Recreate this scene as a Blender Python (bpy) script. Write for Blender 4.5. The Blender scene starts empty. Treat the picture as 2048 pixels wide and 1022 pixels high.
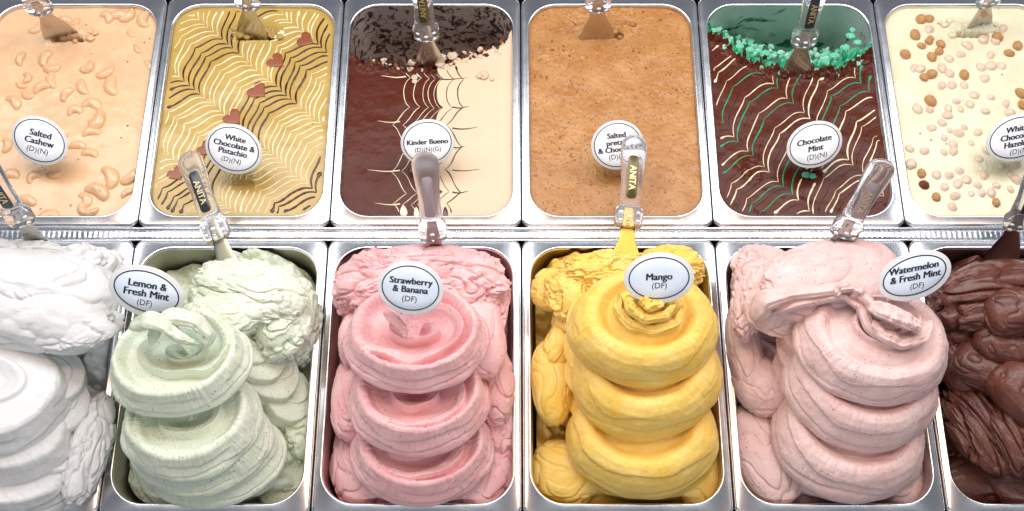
import bpy, math, random
import numpy as np
from mathutils import Vector, Matrix
R = math.radians
sc = bpy.context.scene
COL = sc.collection

# ------------------------------------------------------------------ camera
TH, F, D0 = R(66.5), 2402.0, 1.563          # pitch, focal length in photo pixels, distance to the counter plane
CAM = np.array([0.0, -D0*math.cos(TH), D0*math.sin(TH)])
FWD = np.array([0.0, math.cos(TH), -math.sin(TH)])
UPV = np.array([0.0, math.sin(TH), math.cos(TH)])
cam = bpy.data.cameras.new('camera')
cam.sensor_width = 36; cam.lens = F/2048*36; cam.clip_start = 0.05; cam.clip_end = 50
co = bpy.data.objects.new('camera', cam); COL.objects.link(co)
co.location = CAM; co.rotation_euler = (math.pi/2-TH, 0, 0)
sc.camera = co

# ------------------------------------------------------------------ light
world = bpy.data.worlds.new("World"); sc.world = world; world.use_nodes = True
bg = world.node_tree.nodes['Background']
bg.inputs[0].default_value = (0.80, 0.86, 1.0, 1); bg.inputs[1].default_value = 0.19
def area(name, loc, target, sx, sy, power, col):
    l = bpy.data.lights.new(name, 'AREA'); l.shape = 'RECTANGLE'; l.size = sx; l.size_y = sy
    l.energy = power; l.color = col
    o = bpy.data.objects.new(name, l); COL.objects.link(o)
    o.location = loc
    o.rotation_euler = (Vector(target)-Vector(loc)).to_track_quat('-Z', 'Z').to_euler()
    return o
area('case_light_strip', (0, 0.44, 0.86), (0, 0.0, 0), 2.6, 0.42, 20, (0.94, 0.97, 1.0))
area('added_warm_light', (0.1, 0.30, 2.6), (0, -.1, 0), 2.6, 0.35, 26, (1.0, 0.70, 0.50))  # added warm panel, unseen, so the nearest rims reflect orange
area('front_light_strip', (0, -0.95, 0.9), (0, -0.1, 0), 2.4, 0.16, 6, (0.90, 0.95, 1.0))
sc.view_settings.view_transform = 'Standard'
sc.view_settings.look = 'None'
sc.view_settings.exposure = 0.0
sc.view_settings.gamma = 1
sc.cycles.max_bounces = 10; sc.cycles.transmission_bounces = 8; sc.cycles.transparent_max_bounces = 8
sc.cycles.caustics_reflective = False; sc.cycles.caustics_refractive = False
sc.cycles.use_denoising = True

# ------------------------------------------------------------------ helpers
def ray(px, py):
    u = (np.asarray(px, float)-1024)/F; v = (511-np.asarray(py, float))/F
    return np.stack([u, UPV[1]*v+FWD[1], UPV[2]*v+FWD[2]], -1)
def W(px, py, z=0.0):                       # the point of the place at height z that the photo shows at (px, py)
    d = ray(px, py); t = (z-CAM[2])/d[..., 2]
    return CAM + d*np.asarray(t)[..., None] if d.ndim > 1 else CAM+d*t
def proj(X, Y, Z):
    dx = X-CAM[0]; dy = Y-CAM[1]; dz = Z-CAM[2]
    dep = dy*FWD[1]+dz*FWD[2]; up = dy*UPV[1]+dz*UPV[2]
    return 1024+F*dx/dep, 511-F*up/dep
def ppm(p):                                 # photo pixels per metre at a point
    return F/float(np.dot(np.asarray(p)-CAM, FWD))

_rng = np.random.RandomState(7)
PERM = _rng.permutation(4096).astype(np.int64)
GR = _rng.normal(size=(4096, 3)); GR /= np.linalg.norm(GR, axis=1)[:, None]
def perlin(x, y, z=0.0, seed=0):
    x, y, z = np.broadcast_arrays(np.asarray(x, float)+seed*17.31, np.asarray(y, float)-seed*9.7, np.asarray(z, float)+seed*5.13)
    xi = np.floor(x).astype(np.int64); yi = np.floor(y).astype(np.int64); zi = np.floor(z).astype(np.int64)
    xf, yf, zf = x-xi, y-yi, z-zi
    u, v, w = [t*t*t*(t*(t*6-15)+10) for t in (xf, yf, zf)]
    def g(i, j, k):
        h = PERM[(PERM[(PERM[(xi+i) & 4095]+yi+j) & 4095]+zi+k) & 4095]
        q = GR[h]
        return q[..., 0]*(xf-i)+q[..., 1]*(yf-j)+q[..., 2]*(zf-k)
    def L(a, b, t): return a+(b-a)*t
    return 1.6*L(L(L(g(0,0,0), g(1,0,0), u), L(g(0,1,0), g(1,1,0), u), v), L(L(g(0,0,1), g(1,0,1), u), L(g(0,1,1), g(1,1,1), u), v), w)
def fbm(x, y, z=0.0, o=4, seed=0):
    s = 0; a = 1.0
    for i in range(o):
        s = s+a*perlin(x*2**i, y*2**i, z*2**i, seed+i*3); a *= 0.5
    return s
def ss(a, b, x):
    t = np.clip((x-a)/(b-a), 0, 1); return t*t*(3-2*t)

def mesh_np(name, V, Q, smooth=True):
    """vertices (n,3), faces: an int array (m,k)"""
    me = bpy.data.meshes.new(name)
    V = np.asarray(V, np.float32).reshape(-1, 3); Q = np.asarray(Q, np.int32)
    m, k = Q.shape
    me.vertices.add(len(V)); me.vertices.foreach_set('co', V.ravel())
    me.loops.add(m*k); me.loops.foreach_set('vertex_index', Q.ravel())
    me.polygons.add(m); me.polygons.foreach_set('loop_start', np.arange(0, m*k, k, dtype=np.int32))
    me.update(calc_edges=True)
    me.polygons.foreach_set('use_smooth', np.full(m, smooth)); me.update()
    return me
def gridq(n, m, cu=False, cv=False, off=0):
    i = np.arange(n if cu else n-1); j = np.arange(m if cv else m-1)
    I, J = np.meshgrid(i, j, indexing='ij'); I2 = (I+1) % n; J2 = (J+1) % m
    return np.stack([I*m+J, I2*m+J, I2*m+J2, I*m+J2], -1).reshape(-1, 4)+off
class MB:                                   # collects grids into one mesh
    def __init__(s): s.V = []; s.Q = []; s.n = 0
    def grid(s, P, cu=False, cv=False, flip=False):
        P = np.asarray(P, float); n, m = P.shape[:2]
        q = gridq(n, m, cu, cv, s.n)
        s.Q.append(q[:, ::-1] if flip else q); s.V.append(P.reshape(-1, 3)); s.n += n*m
        return s
    def mesh(s, name, smooth=True): return mesh_np(name, np.concatenate(s.V), np.concatenate(s.Q), smooth)
def put(name, me, mat, parent=None, sharp=None):
    o = bpy.data.objects.new(name, me); COL.objects.link(o)
    if mat is not None and not me.materials: me.materials.append(mat)
    if parent is not None: o.parent = parent
    if sharp: me.set_sharp_from_angle(angle=R(sharp))
    return o
def put_each(name, mb, mat_, root):          # every mass of gelato is a part of its own
    off = 0
    for V, Q in zip(mb.V, mb.Q):
        put_in(name, mesh_np(name, V, Q-off), mat_, root); off += len(V)
def tag(o, label, cat, group=None):
    o['label'] = label; o['category'] = cat
    if group: o['group'] = group
    return o
def empty(name, loc, label, cat, group=None):
    o = bpy.data.objects.new(name, None); COL.objects.link(o); o.location = loc; o.empty_display_size = .02
    return tag(o, label, cat, group)
def put_in(name, me, mat, root, sharp=None):        # world-space mesh, parented to a root that stands elsewhere
    me.transform(Matrix.Translation(-Vector(root.location)))
    return put(name, me, mat, root, sharp)

# ------------------------------------------------------------------ materials
def mat(name):
    m = bpy.data.materials.new(name); m.use_nodes = True
    return m, m.node_tree.nodes, m.node_tree.links, m.node_tree.nodes['Principled BSDF']
def texco(N, L, scale=1.0):
    tc = N.new('ShaderNodeTexCoord'); mp = N.new('ShaderNodeMapping'); L.new(tc.outputs['Object'], mp.inputs[0])
    mp.inputs['Scale'].default_value = (scale,)*3 if not isinstance(scale, tuple) else scale
    return mp.outputs[0]
def noise(N, L, co, scale, detail=3, rough=.5, dist=0.0):
    n = N.new('ShaderNodeTexNoise'); n.inputs['Scale'].default_value = scale; n.inputs['Detail'].default_value = detail
    n.inputs['Roughness'].default_value = rough; n.inputs['Distortion'].default_value = dist
    L.new(co, n.inputs['Vector']); return n.outputs[0]
def ramp(N, L, f, stops):
    r = N.new('ShaderNodeValToRGB'); L.new(f, r.inputs[0]); e = r.color_ramp.elements
    while len(e) < len(stops): e.new(0.5)
    for k, (p, c) in enumerate(stops):
        e[k].position = p; e[k].color = (c, c, c, 1) if not isinstance(c, tuple) else (*c, 1)
    return r.outputs[0]
def mix(N, L, f, a, b):
    m = N.new('ShaderNodeMix'); m.data_type = 'RGBA'
    if isinstance(f, (int, float)): m.inputs[0].default_value = f
    else: L.new(f, m.inputs[0])
    for s, v in ((6, a), (7, b)):
        if isinstance(v, tuple): m.inputs[s].default_value = (*v, 1)
        else: L.new(v, m.inputs[s])
    return m.outputs[2]
def bump(N, L, h, strength, dist, prev=None):
    b = N.new('ShaderNodeBump'); b.inputs['Strength'].default_value = strength; b.inputs['Distance'].default_value = dist
    L.new(h, b.inputs['Height'])
    if prev: L.new(prev, b.inputs['Normal'])
    return b.outputs[0]

def gelato_mat(name, c1, c2, rough=.42, speck=None, speck_scale=260, speck_amt=.62, speck2=None, sss=.12, bumpk=1.0, coarse=900, icy=0.0, coat=0.0, spec=.28):
    m, N, L, B = mat(name); co = texco(N, L)
    col = mix(N, L, ramp(N, L, noise(N, L, co, 28, 4, .6, .4), [(.35, 0.0), (.68, 1.0)]), c1, c2)
    if speck:
        vor = N.new('ShaderNodeTexVoronoi'); vor.inputs['Scale'].default_value = speck_scale; L.new(co, vor.inputs['Vector'])
        sz = N.new('ShaderNodeMath'); sz.operation = 'MULTIPLY_ADD'      # random size per cell
        sep = N.new('ShaderNodeSeparateColor'); L.new(vor.outputs['Color'], sep.inputs[0]); L.new(sep.outputs[0], sz.inputs[0])
        sz.inputs[1].default_value = -0.75/ (1-speck_amt); sz.inputs[2].default_value = .75*speck_amt/(1-speck_amt)+.42*0
        # cells whose random value is above speck_amt carry a speck
        gt = N.new('ShaderNodeMapRange'); L.new(sep.outputs[0], gt.inputs[0]); gt.inputs[1].default_value = speck_amt; gt.inputs[2].default_value = 1.0
        gt.inputs[3].default_value = 0.0; gt.inputs[4].default_value = .34
        lt = N.new('ShaderNodeMath'); lt.operation = 'LESS_THAN'; L.new(vor.outputs['Distance'], lt.inputs[0]); L.new(gt.outputs[0], lt.inputs[1])
        col = mix(N, L, lt.outputs[0], col, speck)
        if speck2:
            v2 = N.new('ShaderNodeTexVoronoi'); v2.inputs['Scale'].default_value = speck_scale*.37; L.new(co, v2.inputs['Vector'])
            s2 = N.new('ShaderNodeSeparateColor'); L.new(v2.outputs['Color'], s2.inputs[0])
            g2 = N.new('ShaderNodeMapRange'); L.new(s2.outputs[0], g2.inputs[0]); g2.inputs[1].default_value = .8; g2.inputs[2].default_value = 1.0
            g2.inputs[3].default_value = 0.0; g2.inputs[4].default_value = .3
            l2 = N.new('ShaderNodeMath'); l2.operation = 'LESS_THAN'; L.new(v2.outputs['Distance'], l2.inputs[0]); L.new(g2.outputs[0], l2.inputs[1])
            col = mix(N, L, l2.outputs[0], col, speck2)
    L.new(col, B.inputs['Base Color'])
    rr = ramp(N, L, noise(N, L, co, 60, 3), [(.3, rough-.1), (.7, rough+.12)]); L.new(rr, B.inputs['Roughness'])
    B.inputs['Subsurface Weight'].default_value = sss*.5
    B.inputs['Subsurface Radius'].default_value = (1.0, .6, .4); B.inputs['Subsurface Scale'].default_value = .006
    B.inputs['Coat Weight'].default_value = coat; B.inputs['Coat Roughness'].default_value = .12
    B.inputs['Specular IOR Level'].default_value = spec
    b1 = bump(N, L, noise(N, L, co, coarse, 2, .6), .5*bumpk, .0007)
    b2 = bump(N, L, noise(N, L, co, 220, 3, .6, .6), .45*bumpk, .0016, b1)
    L.new(b2, B.inputs['Normal'])
    return m
def plain(name, c, rough=.4, metal=0, **kw):
    m, N, L, B = mat(name); B.inputs['Base Color'].default_value = (*c, 1); B.inputs['Roughness'].default_value = rough
    B.inputs['Metallic'].default_value = metal
    for k, v in kw.items(): B.inputs[k].default_value = v
    return m
def steel_mat(name, c=(.62, .62, .63), rough=.24, smear=None, smear_amt=.5, smear_scale=30, streak=(900, 12, 900), film=1):
    m, N, L, B = mat(name); co = texco(N, L)
    n1 = noise(N, L, co, 60, 3, .5); n2 = noise(N, L, texco(N, L, streak), 1, 2)
    rr = ramp(N, L, n1, [(.3, rough-.02), (.75, rough+.03)])
    col = mix(N, L, ramp(N, L, noise(N, L, co, 22, 4), [(.3, 0.), (.7, 1.)]), c, tuple(v*.88 for v in c))
    nor = bump(N, L, noise(N, L, co, 18, 1), .05, .0008)
    if smear:
        a = noise(N, L, co, smear_scale, 7, .62, 1.2)
        f = ramp(N, L, a, [(smear_amt, 0.0), (smear_amt+.05, 1.0)])
        hue = mix(N, L, ramp(N, L, noise(N, L, co, 70, 4), [(.4, 0.), (.6, 1.)]), smear, tuple(v*.35 for v in smear))
        col = mix(N, L, f, col, hue)
        inv = N.new('ShaderNodeMath'); inv.operation = 'SUBTRACT'; inv.inputs[0].default_value = 1; L.new(f, inv.inputs[1])
        h_ = N.new('ShaderNodeMath'); h_.operation = 'MULTIPLY'; L.new(inv.outputs[0], h_.inputs[0]); h_.inputs[1].default_value = .5; L.new(h_.outputs[0], B.inputs['Metallic']); nor = bump(N, L, f, .6, .001, nor)
    else: B.inputs['Metallic'].default_value = film
    if smear: nor = bump(N, L, noise(N, L, co, 300, 4, .7), .5, .0008, nor)
    L.new(col, B.inputs['Base Color']); L.new(rr, B.inputs['Roughness']); L.new(nor, B.inputs['Normal'])
    return m
M = {}
M['steel'] = steel_mat('brushed_steel', (.88, .88, .90), .25)
M['steel_inner'] = steel_mat('inner_steel', (.66, .64, .61), .30)
M['steel_smear_choc'] = steel_mat('steel_smeared_with_chocolate', (.60, .50, .46), .40, (.085, .03, .02), .50, 70)
M['steel_smear_mint'] = steel_mat('steel_smeared_with_mint', (.66, .66, .66), .38, (.02, .16, .10), .57, 22)
M['blade'] = steel_mat('spatula_steel', (.60, .57, .54), .22)
M['dark'] = plain('dark_counter', (.02, .02, .022), .5)
M['clear'] = plain('clear_acrylic', (.97, .96, .98), .14, **{'Transmission Weight': .88, 'IOR': 1.22})
M['frost'] = plain('frosted_acrylic', (.97, .92, .95), .30, **{'Transmission Weight': .85, 'IOR': 1.2})
M['card_edge'] = plain('card_edge_plastic', (.86, .88, .88), .25, **{'Transmission Weight': .25})
M['card_face'] = plain('card_face_print', (.86, .88, .92), .3)
M['card_face_blue'] = plain('card_face_pale_blue', (.66, .74, .85), .3)
M['ink'] = plain('black_ink', (.012, .014, .022), .4)
M['white'] = plain('white_dot', (.95, .95, .95), .3)
M['badge_black'] = plain('badge_black', (.03, .035, .045), .25)
M['badge_gold'] = plain('badge_gold', (.11, .085, .025), .3, .4)
M['badge_grey'] = plain('badge_grey', (.36, .30, .33), .4)
M['gold'] = plain('gold_lettering', (.75, .62, .33), .3, .4)

# ------------------------------------------------------------------ counter and pans
P, PL, X0, GAP = .253, .361, .0124, .0008
YB = float(W(1024, 452)[1])                 # front edge of the back row
YF = float(W(1024, 479)[1])                 # back edge of the front row
def seam(k): return X0+(k-3)*P
def rrect(cx, cy, hx, hy, r, z, n=10):
    pts = []
    for (sx, sy, a0) in ((1, 1, 0), (-1, 1, 90), (-1, -1, 180), (1, -1, 270)):
        for i in range(n+1):
            a = R(a0+90*i/n); pts.append((cx+sx*(hx-r)+r*math.cos(a), cy+sy*(hy-r)+r*math.sin(a), z))
    return np.array(pts)
IN_F, IN_S, IN_B, RI = .0150, .0105, .0125, .040       # flange widths, inner corner radius
NAMES = ['cashew', 'pistachio', 'chocolate and cream', 'pretzel', 'chocolate mint', 'hazelnut']
def build_pan(k, row, label, inner):
    x0, x1 = seam(k)+GAP, seam(k+1)-GAP
    y0 = YB if row == 0 else YF-PL; y1 = y0+PL
    cx, cy = (x0+x1)/2, (y0+y1)/2; hx, hy = (x1-x0)/2, (y1-y0)/2
    root = empty('gelato_pan', (cx, cy, -.15), label, 'metal pan', 'steel gelato pans set in two rows')
    rim = MB(); L = []
    for off, z, r in ((.0000, -.011, .011), (.0000, -.0035, .011), (.0006, -.0018, .0108), (.0018, -.0006, .0105), (.0032, 0, .010)):
        L.append(rrect(cx, cy, hx-off, hy-off, r, z))
    icy = cy+(IN_F-IN_B)/2; ihy = hy-(IN_F+IN_B)/2; ihx = hx-IN_S
    for off, z in ((-.0035, -.0004), (-.0022, .0006), (-.0008, .0006), (.0004, -.0006), (.0010, -.0025)):
        L.append(rrect(cx, icy, ihx-off, ihy-off, RI-off, z))
    rim.grid(np.stack(L), cv=True, flip=True)
    put_in('rim', rim.mesh('rim'), M['steel'], root, 50)
    b = MB(); L = []
    for off, z in ((.0010, -.0025), (.0016, -.008), (.0036, -.06), (.007, -.125), (.010, -.136), (.018, -.1445), (.03, -.147), (.06, -.1475), (.108, -.1475)):
        off = min(off, ihx-.0005)
        L.append(rrect(cx, icy, ihx-off, ihy-off, max(RI-off*.8, .005), z))
    L.append(np.tile([[cx, icy, -.1476]], (len(L[0]), 1)))
    b.grid(np.stack(L), cv=True, flip=True)
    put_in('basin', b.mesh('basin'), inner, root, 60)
    return root, (cx, icy, ihx-.0012, ihy-.0012)
PAN = {}
PAN_LABELS = {
 (0,0): 'steel pan holding beige cashew gelato, back row at far left', (0,1): 'steel pan under the mustard pistachio gelato with piped hearts',
 (0,2): 'steel pan half scraped bare with dark chocolate smears, back row', (0,3): 'steel pan filled with the speckled orange brown pretzel gelato',
 (0,4): 'steel pan scraped bare behind the green and brown mint gelato', (0,5): 'steel pan filled with cream gelato and hazelnuts, back row at far right',
 (1,0): 'steel pan under the white gelato, front row at far left', (1,1): 'steel pan under the pale green mint gelato',
 (1,2): 'steel pan tinted pink around the strawberry gelato', (1,3): 'steel pan tinted amber around the yellow mango gelato',
 (1,4): 'steel pan under the pale pink watermelon gelato', (1,5): 'steel pan under the dark chocolate gelato, front row at far right'}
for row in (0, 1):
    for k in range(6):
        inner = M['steel_inner']
        if (row, k) == (0, 2): inner = M['steel_smear_choc']
        if (row, k) == (0, 4): inner = M['steel_smear_mint']
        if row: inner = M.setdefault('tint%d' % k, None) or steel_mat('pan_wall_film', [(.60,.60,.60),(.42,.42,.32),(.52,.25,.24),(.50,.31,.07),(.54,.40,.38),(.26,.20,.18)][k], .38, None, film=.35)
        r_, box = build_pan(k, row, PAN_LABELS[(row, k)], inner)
        PAN[(row, k)] = box

# rail between the rows: an embossed steel strip, plus the dark well below
def slab(x0, x1, y0, y1, z0, z1, bev=.0008):
    cx, cy, hx, hy = (x0+x1)/2, (y0+y1)/2, (x1-x0)/2, (y1-y0)/2
    mb = MB(); L = [rrect(cx, cy, hx, hy, bev, z0, 2), rrect(cx, cy, hx, hy, bev, z1-bev, 2), rrect(cx, cy, hx-bev, hy-bev, bev, z1, 2)]
    L.append(np.tile([[cx, cy, z1]], (len(L[0]), 1)))
    mb.grid(np.stack(L), cv=True, flip=True); return mb
m, N, L_, B = mat('rail_steel'); cc = texco(N, L_)
wv = N.new('ShaderNodeTexWave'); wv.inputs['Scale'].default_value = 46; wv.inputs['Distortion'].default_value = 1.5; wv.inputs['Detail'].default_value = 2; wv.inputs['Detail Scale'].default_value = 3; L_.new(cc, wv.inputs[0])
nn = noise(N, L_, cc, 260, 5, .7, 1.0); n3 = noise(N, L_, cc, 22, 3)
B.inputs['Metallic'].default_value = 1
L_.new(mix(N, L_, ramp(N, L_, nn, [(.35, 0.), (.65, 1.)]), (.98, .99, 1.0), (.80, .83, .90)), B.inputs['Base Color'])
L_.new(ramp(N, L_, n3, [(.3, .12), (.7, .34)]), B.inputs['Roughness'])
L_.new(bump(N, L_, nn, .22, .0006, bump(N, L_, wv.outputs[0], .22, .0008)), B.inputs['Normal'])
M['rail'] = m
XL, XR = seam(-1), seam(7)
root = empty('divider_rail', (0, (YB+YF)/2, -.02), 'long bright steel divider rail between the two rows of pans', 'rail')
put_in('rail_strip', slab(XL, XR, YF+.0022, YB-.0022, -.02, -.0052).mesh('rail_strip'), M['rail'], root, 40)
for y in (YF+.0012, YB-.0012):
    put_in('rail_edge', slab(XL, XR, y-.001, y+.001, -.02, -.0035, .0004).mesh('rail_edge'), M['steel'], root, 40)
w = slab(XL, XR, YF-PL-.35, YB+PL+.35, -.20, -.16)
o = put('counter_well', w.mesh('counter_well'), M['dark']); o['kind'] = 'structure'
w = slab(XL, XR, YF-PL-.35, YF-PL-.002, -.158, -.004); o = put('counter_front', w.mesh('counter_front'), M['steel'], None, 40); o['kind'] = 'structure'
w = slab(XL, XR, YB+PL+.002, YB+PL+.35, -.158, -.004); o = put('counter_back', w.mesh('counter_back'), M['steel'], None, 40); o['kind'] = 'structure'
# ------------------------------------------------------------------ flat gelato of the back row
ZF = -.006
def flat_body(name, key, mat_, root, zf, nx=180, ny=240, attr=None):
    cx, cy, hx, hy = PAN[key]; r = RI-.001
    # rounded-rectangle sheet: rows squeezed at the corners
    s = np.linspace(-1, 1, nx); t = np.sin(np.linspace(-1, 1, ny)*math.pi/2)*.35+np.linspace(-1, 1, ny)*.65
    yy = t*hy; e = np.clip(np.abs(yy)-(hy-r), 0, r); half = hx-r+np.sqrt(np.maximum(r*r-e*e, 1e-9))
    X = cx+s[None, :]*half[:, None]; Y = cy+np.repeat(yy[:, None], nx, 1)
    Z = zf(X, Y)
    # a meniscus at the wall, then the edge turns down
    G = np.stack([X, Y, Z], -1)
    me = MB().grid(G, flip=True)
    ring = np.concatenate([G[0, :-1], G[:-1, -1], G[-1, :0:-1], G[:0:-1, 0]])
    low = ring.copy(); low[:, 2] = np.minimum(ring[:, 2]-.03, -.03); low[:, 0] = cx+(low[:, 0]-cx)*.99
    me.grid(np.stack([ring, low]), cv=True, flip=False)
    m_ = me.mesh(name)
    if attr is not None:
        a = m_.attributes.new('tone', 'FLOAT', 'POINT'); v = np.zeros(len(m_.vertices), np.float32)
        v[:nx*ny] = attr(X, Y).ravel(); a.data.foreach_set('value', v)
    return put_in(name, m_, mat_, root)
def wavy(X, Y, seed, a=.0010):
    return ZF+a*fbm(X*14, Y*14, 0, 3, seed)+.00018*fbm(X*90, Y*90, 0, 2, seed+5)
def edge_dist(key, X, Y):
    cx, cy, hx, hy = PAN[key]; r = RI
    dx = np.abs(X-cx)-(hx-r); dy = np.abs(Y-cy)-(hy-r)
    return r-(np.hypot(np.maximum(dx, 0), np.maximum(dy, 0))+np.minimum(np.maximum(dx, dy), 0))
def slit(X, Y, px, py, w, d=.02, hgt=.007, seed=1):       # the cut a blade makes, with a crumbly lip in front
    c = W(px, py, ZF); u = (X-c[0]); v = (Y-c[1])
    n = fbm(X*220, Y*220, 0, 3, seed)
    cut = ss(w*1.05, w*.8, np.abs(u)+.002*n)*ss(.004, .001, np.abs(v-.0035)+.0012*n)
    lip = np.exp(-((u/(w*1.25))**4))*np.exp(-((v-.014)/.011)**2)*(.55+.8*np.abs(n))
    return -d*cut+hgt*lip*(1-cut)

def gather_root(name, key, label, cat='gelato'):
    cx, cy, hx, hy = PAN[key]
    return empty(name, (cx, cy, -.146), label, cat)

# --- cashew
M['cashew'] = gelato_mat('cashew_gelato', (.70, .43, .24), (.79, .51, .30), .28, (.30, .15, .07), 150, .93, sss=.15, bumpk=.5, coat=.3)
M['cashew_nut'] = gelato_mat('coated_cashew', (.69, .415, .225), (.775, .495, .285), .22, sss=.15, bumpk=.8, coat=.5)
root1 = gather_root('cashew_gelato', (0, 0), 'beige cashew gelato with coated nuts on top, smooth level surface')
flat_body('gelato_surface', (0, 0), M['cashew'], root1, lambda X, Y: wavy(X, Y, 2, .0014)+slit(X, Y, 133, 84, .024, hgt=.010, seed=3))
def rel(px, py, z=ZF):
    return W(px, py, z)
def nut_mesh(seed, size, bend=1.0, hgt=.005, n=36, m=14, skirt=.35):
    """a coated kidney-shaped nut: its skirt runs out into the surface"""
    rs = np.random.RandomState(seed)
    ph = np.linspace(0, 2*math.pi, n, endpoint=False); t = np.linspace(0, 1, m)
    PH, T = np.meshgrid(ph, t, indexing='ij')
    # kidney outline by bending an ellipse along an arc
    a, b = size*.56, size*.27
    rr = T*(1+skirt*T**3)
    x = a*rr*np.cos(PH); y = b*rr*np.sin(PH)*(1+.15*np.cos(PH))
    k = bend*1.35/a
    ang = x*k; rad = 1/k+y
    X = rad*np.sin(ang); Y = rad*np.cos(ang)-1/k
    Z = hgt*np.sqrt(np.clip(1-(np.minimum(T*1.04, 1))**2.6, 0, 1))*(1+.18*perlin(X*180, Y*180, seed*.7))
    Z = Z+hgt*.10*np.exp(-((T-.93)/.1)**2)-.0004-.0012*ss(.9, 1, T)
    return MB().grid(np.stack([X, Y, Z], -1), cu=True).mesh('cashew')
nuts = [nut_mesh(i, .0215*(.9+.1*(i % 3)), .55+.22*(i % 4), .0066) for i in range(6)]
CN = [(40,118,.9),(88,117,1),(103,139,.9),(57,155,.8),(101,162,1),(83,172,.9),(42,172,.7),(30,202,1),(53,192,.7),(178,137,1),(213,146,1),(220,173,1.1),(163,176,1.1),(131,188,.9),
      (186,205,1),(150,218,1),(197,243,1.35),(183,262,.9),(240,30,1.2),(258,33,1),(284,40,1),(217,32,1),(155,290,.9),(180,304,.8),(186,250,.8),(16,290,.9),(20,347,.9),(65,352,1),(54,400,1),
      (224,352,1.2),(261,356,1.1),(197,380,1.3),(174,398,.9),(165,422,1),(182,426,.8),(95,430,1),(275,100,.7),(10,412,.9),(75,58,.8),(150,48,.9),(132,38,.8),(298,128,.6),(252,385,.7),(110,352,.8),(262,68,.6)]
rs = np.random.RandomState(5)
for i, (x, y, s) in enumerate(CN):
    o = put('cashew', nuts[i % 6], M['cashew_nut'], root1)
    p = rel(x, y)-np.array(root1.location); o.location = p
    o.rotation_euler = (0, 0, rs.uniform(0, 6.28)); o.scale = (s, s, s*rs.uniform(.7, 1.1))

# --- syrup strands
def strand(pts, wid, z0=ZF+.0004, h=.0010, zf=None):
    """a flattened strand of syrup along pts (n,2) with half widths wid (n,)"""
    p = np.asarray(pts, float); d = np.gradient(p, axis=0); d /= np.maximum(np.linalg.norm(d, axis=1), 1e-9)[:, None]
    nrm = np.stack([-d[:, 1], d[:, 0]], -1)
    prof = [(-1, -.9), (-.72, .55), (0, 1), (.72, .55), (1, -.9)]
    zz = zf(p[:, 0], p[:, 1]) if zf is not None else np.full(len(p), ZF)
    G = np.stack([np.concatenate([p+nrm*(wid*s)[:, None], (zz+.0001+h*k*np.minimum(1, wid/.0008))[:, None]], 1) for s, k in prof], 1)
    G = G.astype(float)
    return MB().grid(G)
def feathered(root, key, specs, d1, d2, cusps, zf, keep=None, org=(500, 220), name_of=lambda c: c+'_strand', seed=1, amp=21, sharp=17, step=1.6, cols=None, blob=.5):
    """parallel strands (one per spec: offset, colour, half width in px) combed along d2 at positions cusps=(a, sign)"""
    rs = np.random.RandomState(seed)
    for (b, colour, hw) in specs:
        a = np.arange(-420, 420, step)
        jit = 2.2*perlin(a/38., b*.31, 0, seed)+rs.uniform(-1.2, 1.2)
        dsp = np.zeros_like(a); wk = np.ones_like(a)
        for ck, sg in cusps:
            dd = np.abs(a-ck-5*perlin(b/60., ck, 0, seed+6)); dsp += sg*amp*(.6*np.exp(-dd/9.)+.6*np.exp(-dd/26.)); wk -= .62*np.exp(-dd/5.0)
        bb = b+jit+dsp
        px = org[0]+d1[0]*a+d2[0]*bb; py = org[1]+d1[1]*a+d2[1]*bb
        q = W(px, py, ZF)[:, :2]
        ok = edge_dist(key, q[:, 0], q[:, 1]) > .0035+.003*rs.rand()
        if keep is not None: ok &= keep(px, py)
        idx = np.flatnonzero(ok)
        if len(idx) < 6: continue
        for run in np.split(idx, np.flatnonzero(np.diff(idx) > 1)+1):
            if len(run) < 7: continue
            n = len(run); w_ = hw/1500*1.15*wk[run]*(1+.45*perlin(a[run]/12., b, 3, seed+2))
            e = np.minimum(np.arange(n), np.arange(n)[::-1]).astype(float)
            w_ = np.maximum(w_, 0.00025)*np.sqrt(np.clip((e+.15)/2., .05, 1))
            if rs.rand() < blob:         # a pool where the strand started
                j = np.arange(n) if rs.rand() < .6 else np.arange(n)[::-1]
                w_ += hw/1500*rs.uniform(.8, 1.5)*np.exp(-((j-2.6)/2.4)**2)
            me = strand(q[run], w_, zf=zf).mesh('strand')
            put_in(name_of(colour), me, M[cols[colour]], root)

# --- pistachio
M['pist'] = gelato_mat('pistachio_gelato', (.44, .285, .07), (.53, .355, .10), .24, (.25, .13, .03), 160, .97, sss=.12, bumpk=.35, coat=.3)
M['white_syrup'] = plain('white_chocolate_syrup', (.87, .80, .55), .22, **{'Subsurface Weight': .1, 'Subsurface Scale': .003})
M['choc_syrup'] = plain('dark_chocolate_syrup', (.050, .010, .006), .16)
M['milk_choc'] = plain('milk_chocolate', (.26, .065, .018), .38)
root2 = gather_root('pistachio_gelato', (0, 1), 'mustard pistachio gelato with combed white and brown strands and chocolate hearts')
zf2 = lambda X, Y: wavy(X, Y, 11, .0010)+slit(X, Y, 512, 80, .027, hgt=.008, seed=9)+slit(X, Y, 487, 372, .014, d=.002, hgt=.0035, seed=19)
flat_body('gelato_surface', (0, 1), M['pist'], root2, zf2)
d1, d2 = (.68, -.73), (.76, .65)
sp = []; rs = np.random.RandomState(3); b = -260
while b < 300:
    z_ = b; brown = (-172 < b < -118) or (-22 < b < 40) or (172 < b < 215)
    sp.append((b, 'brown' if brown else 'white', rs.uniform(.95, 1.7) if not brown else rs.uniform(1.7, 2.5)))
    b += rs.uniform(9.5, 15.5) if not brown else rs.uniform(11, 16)
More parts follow.
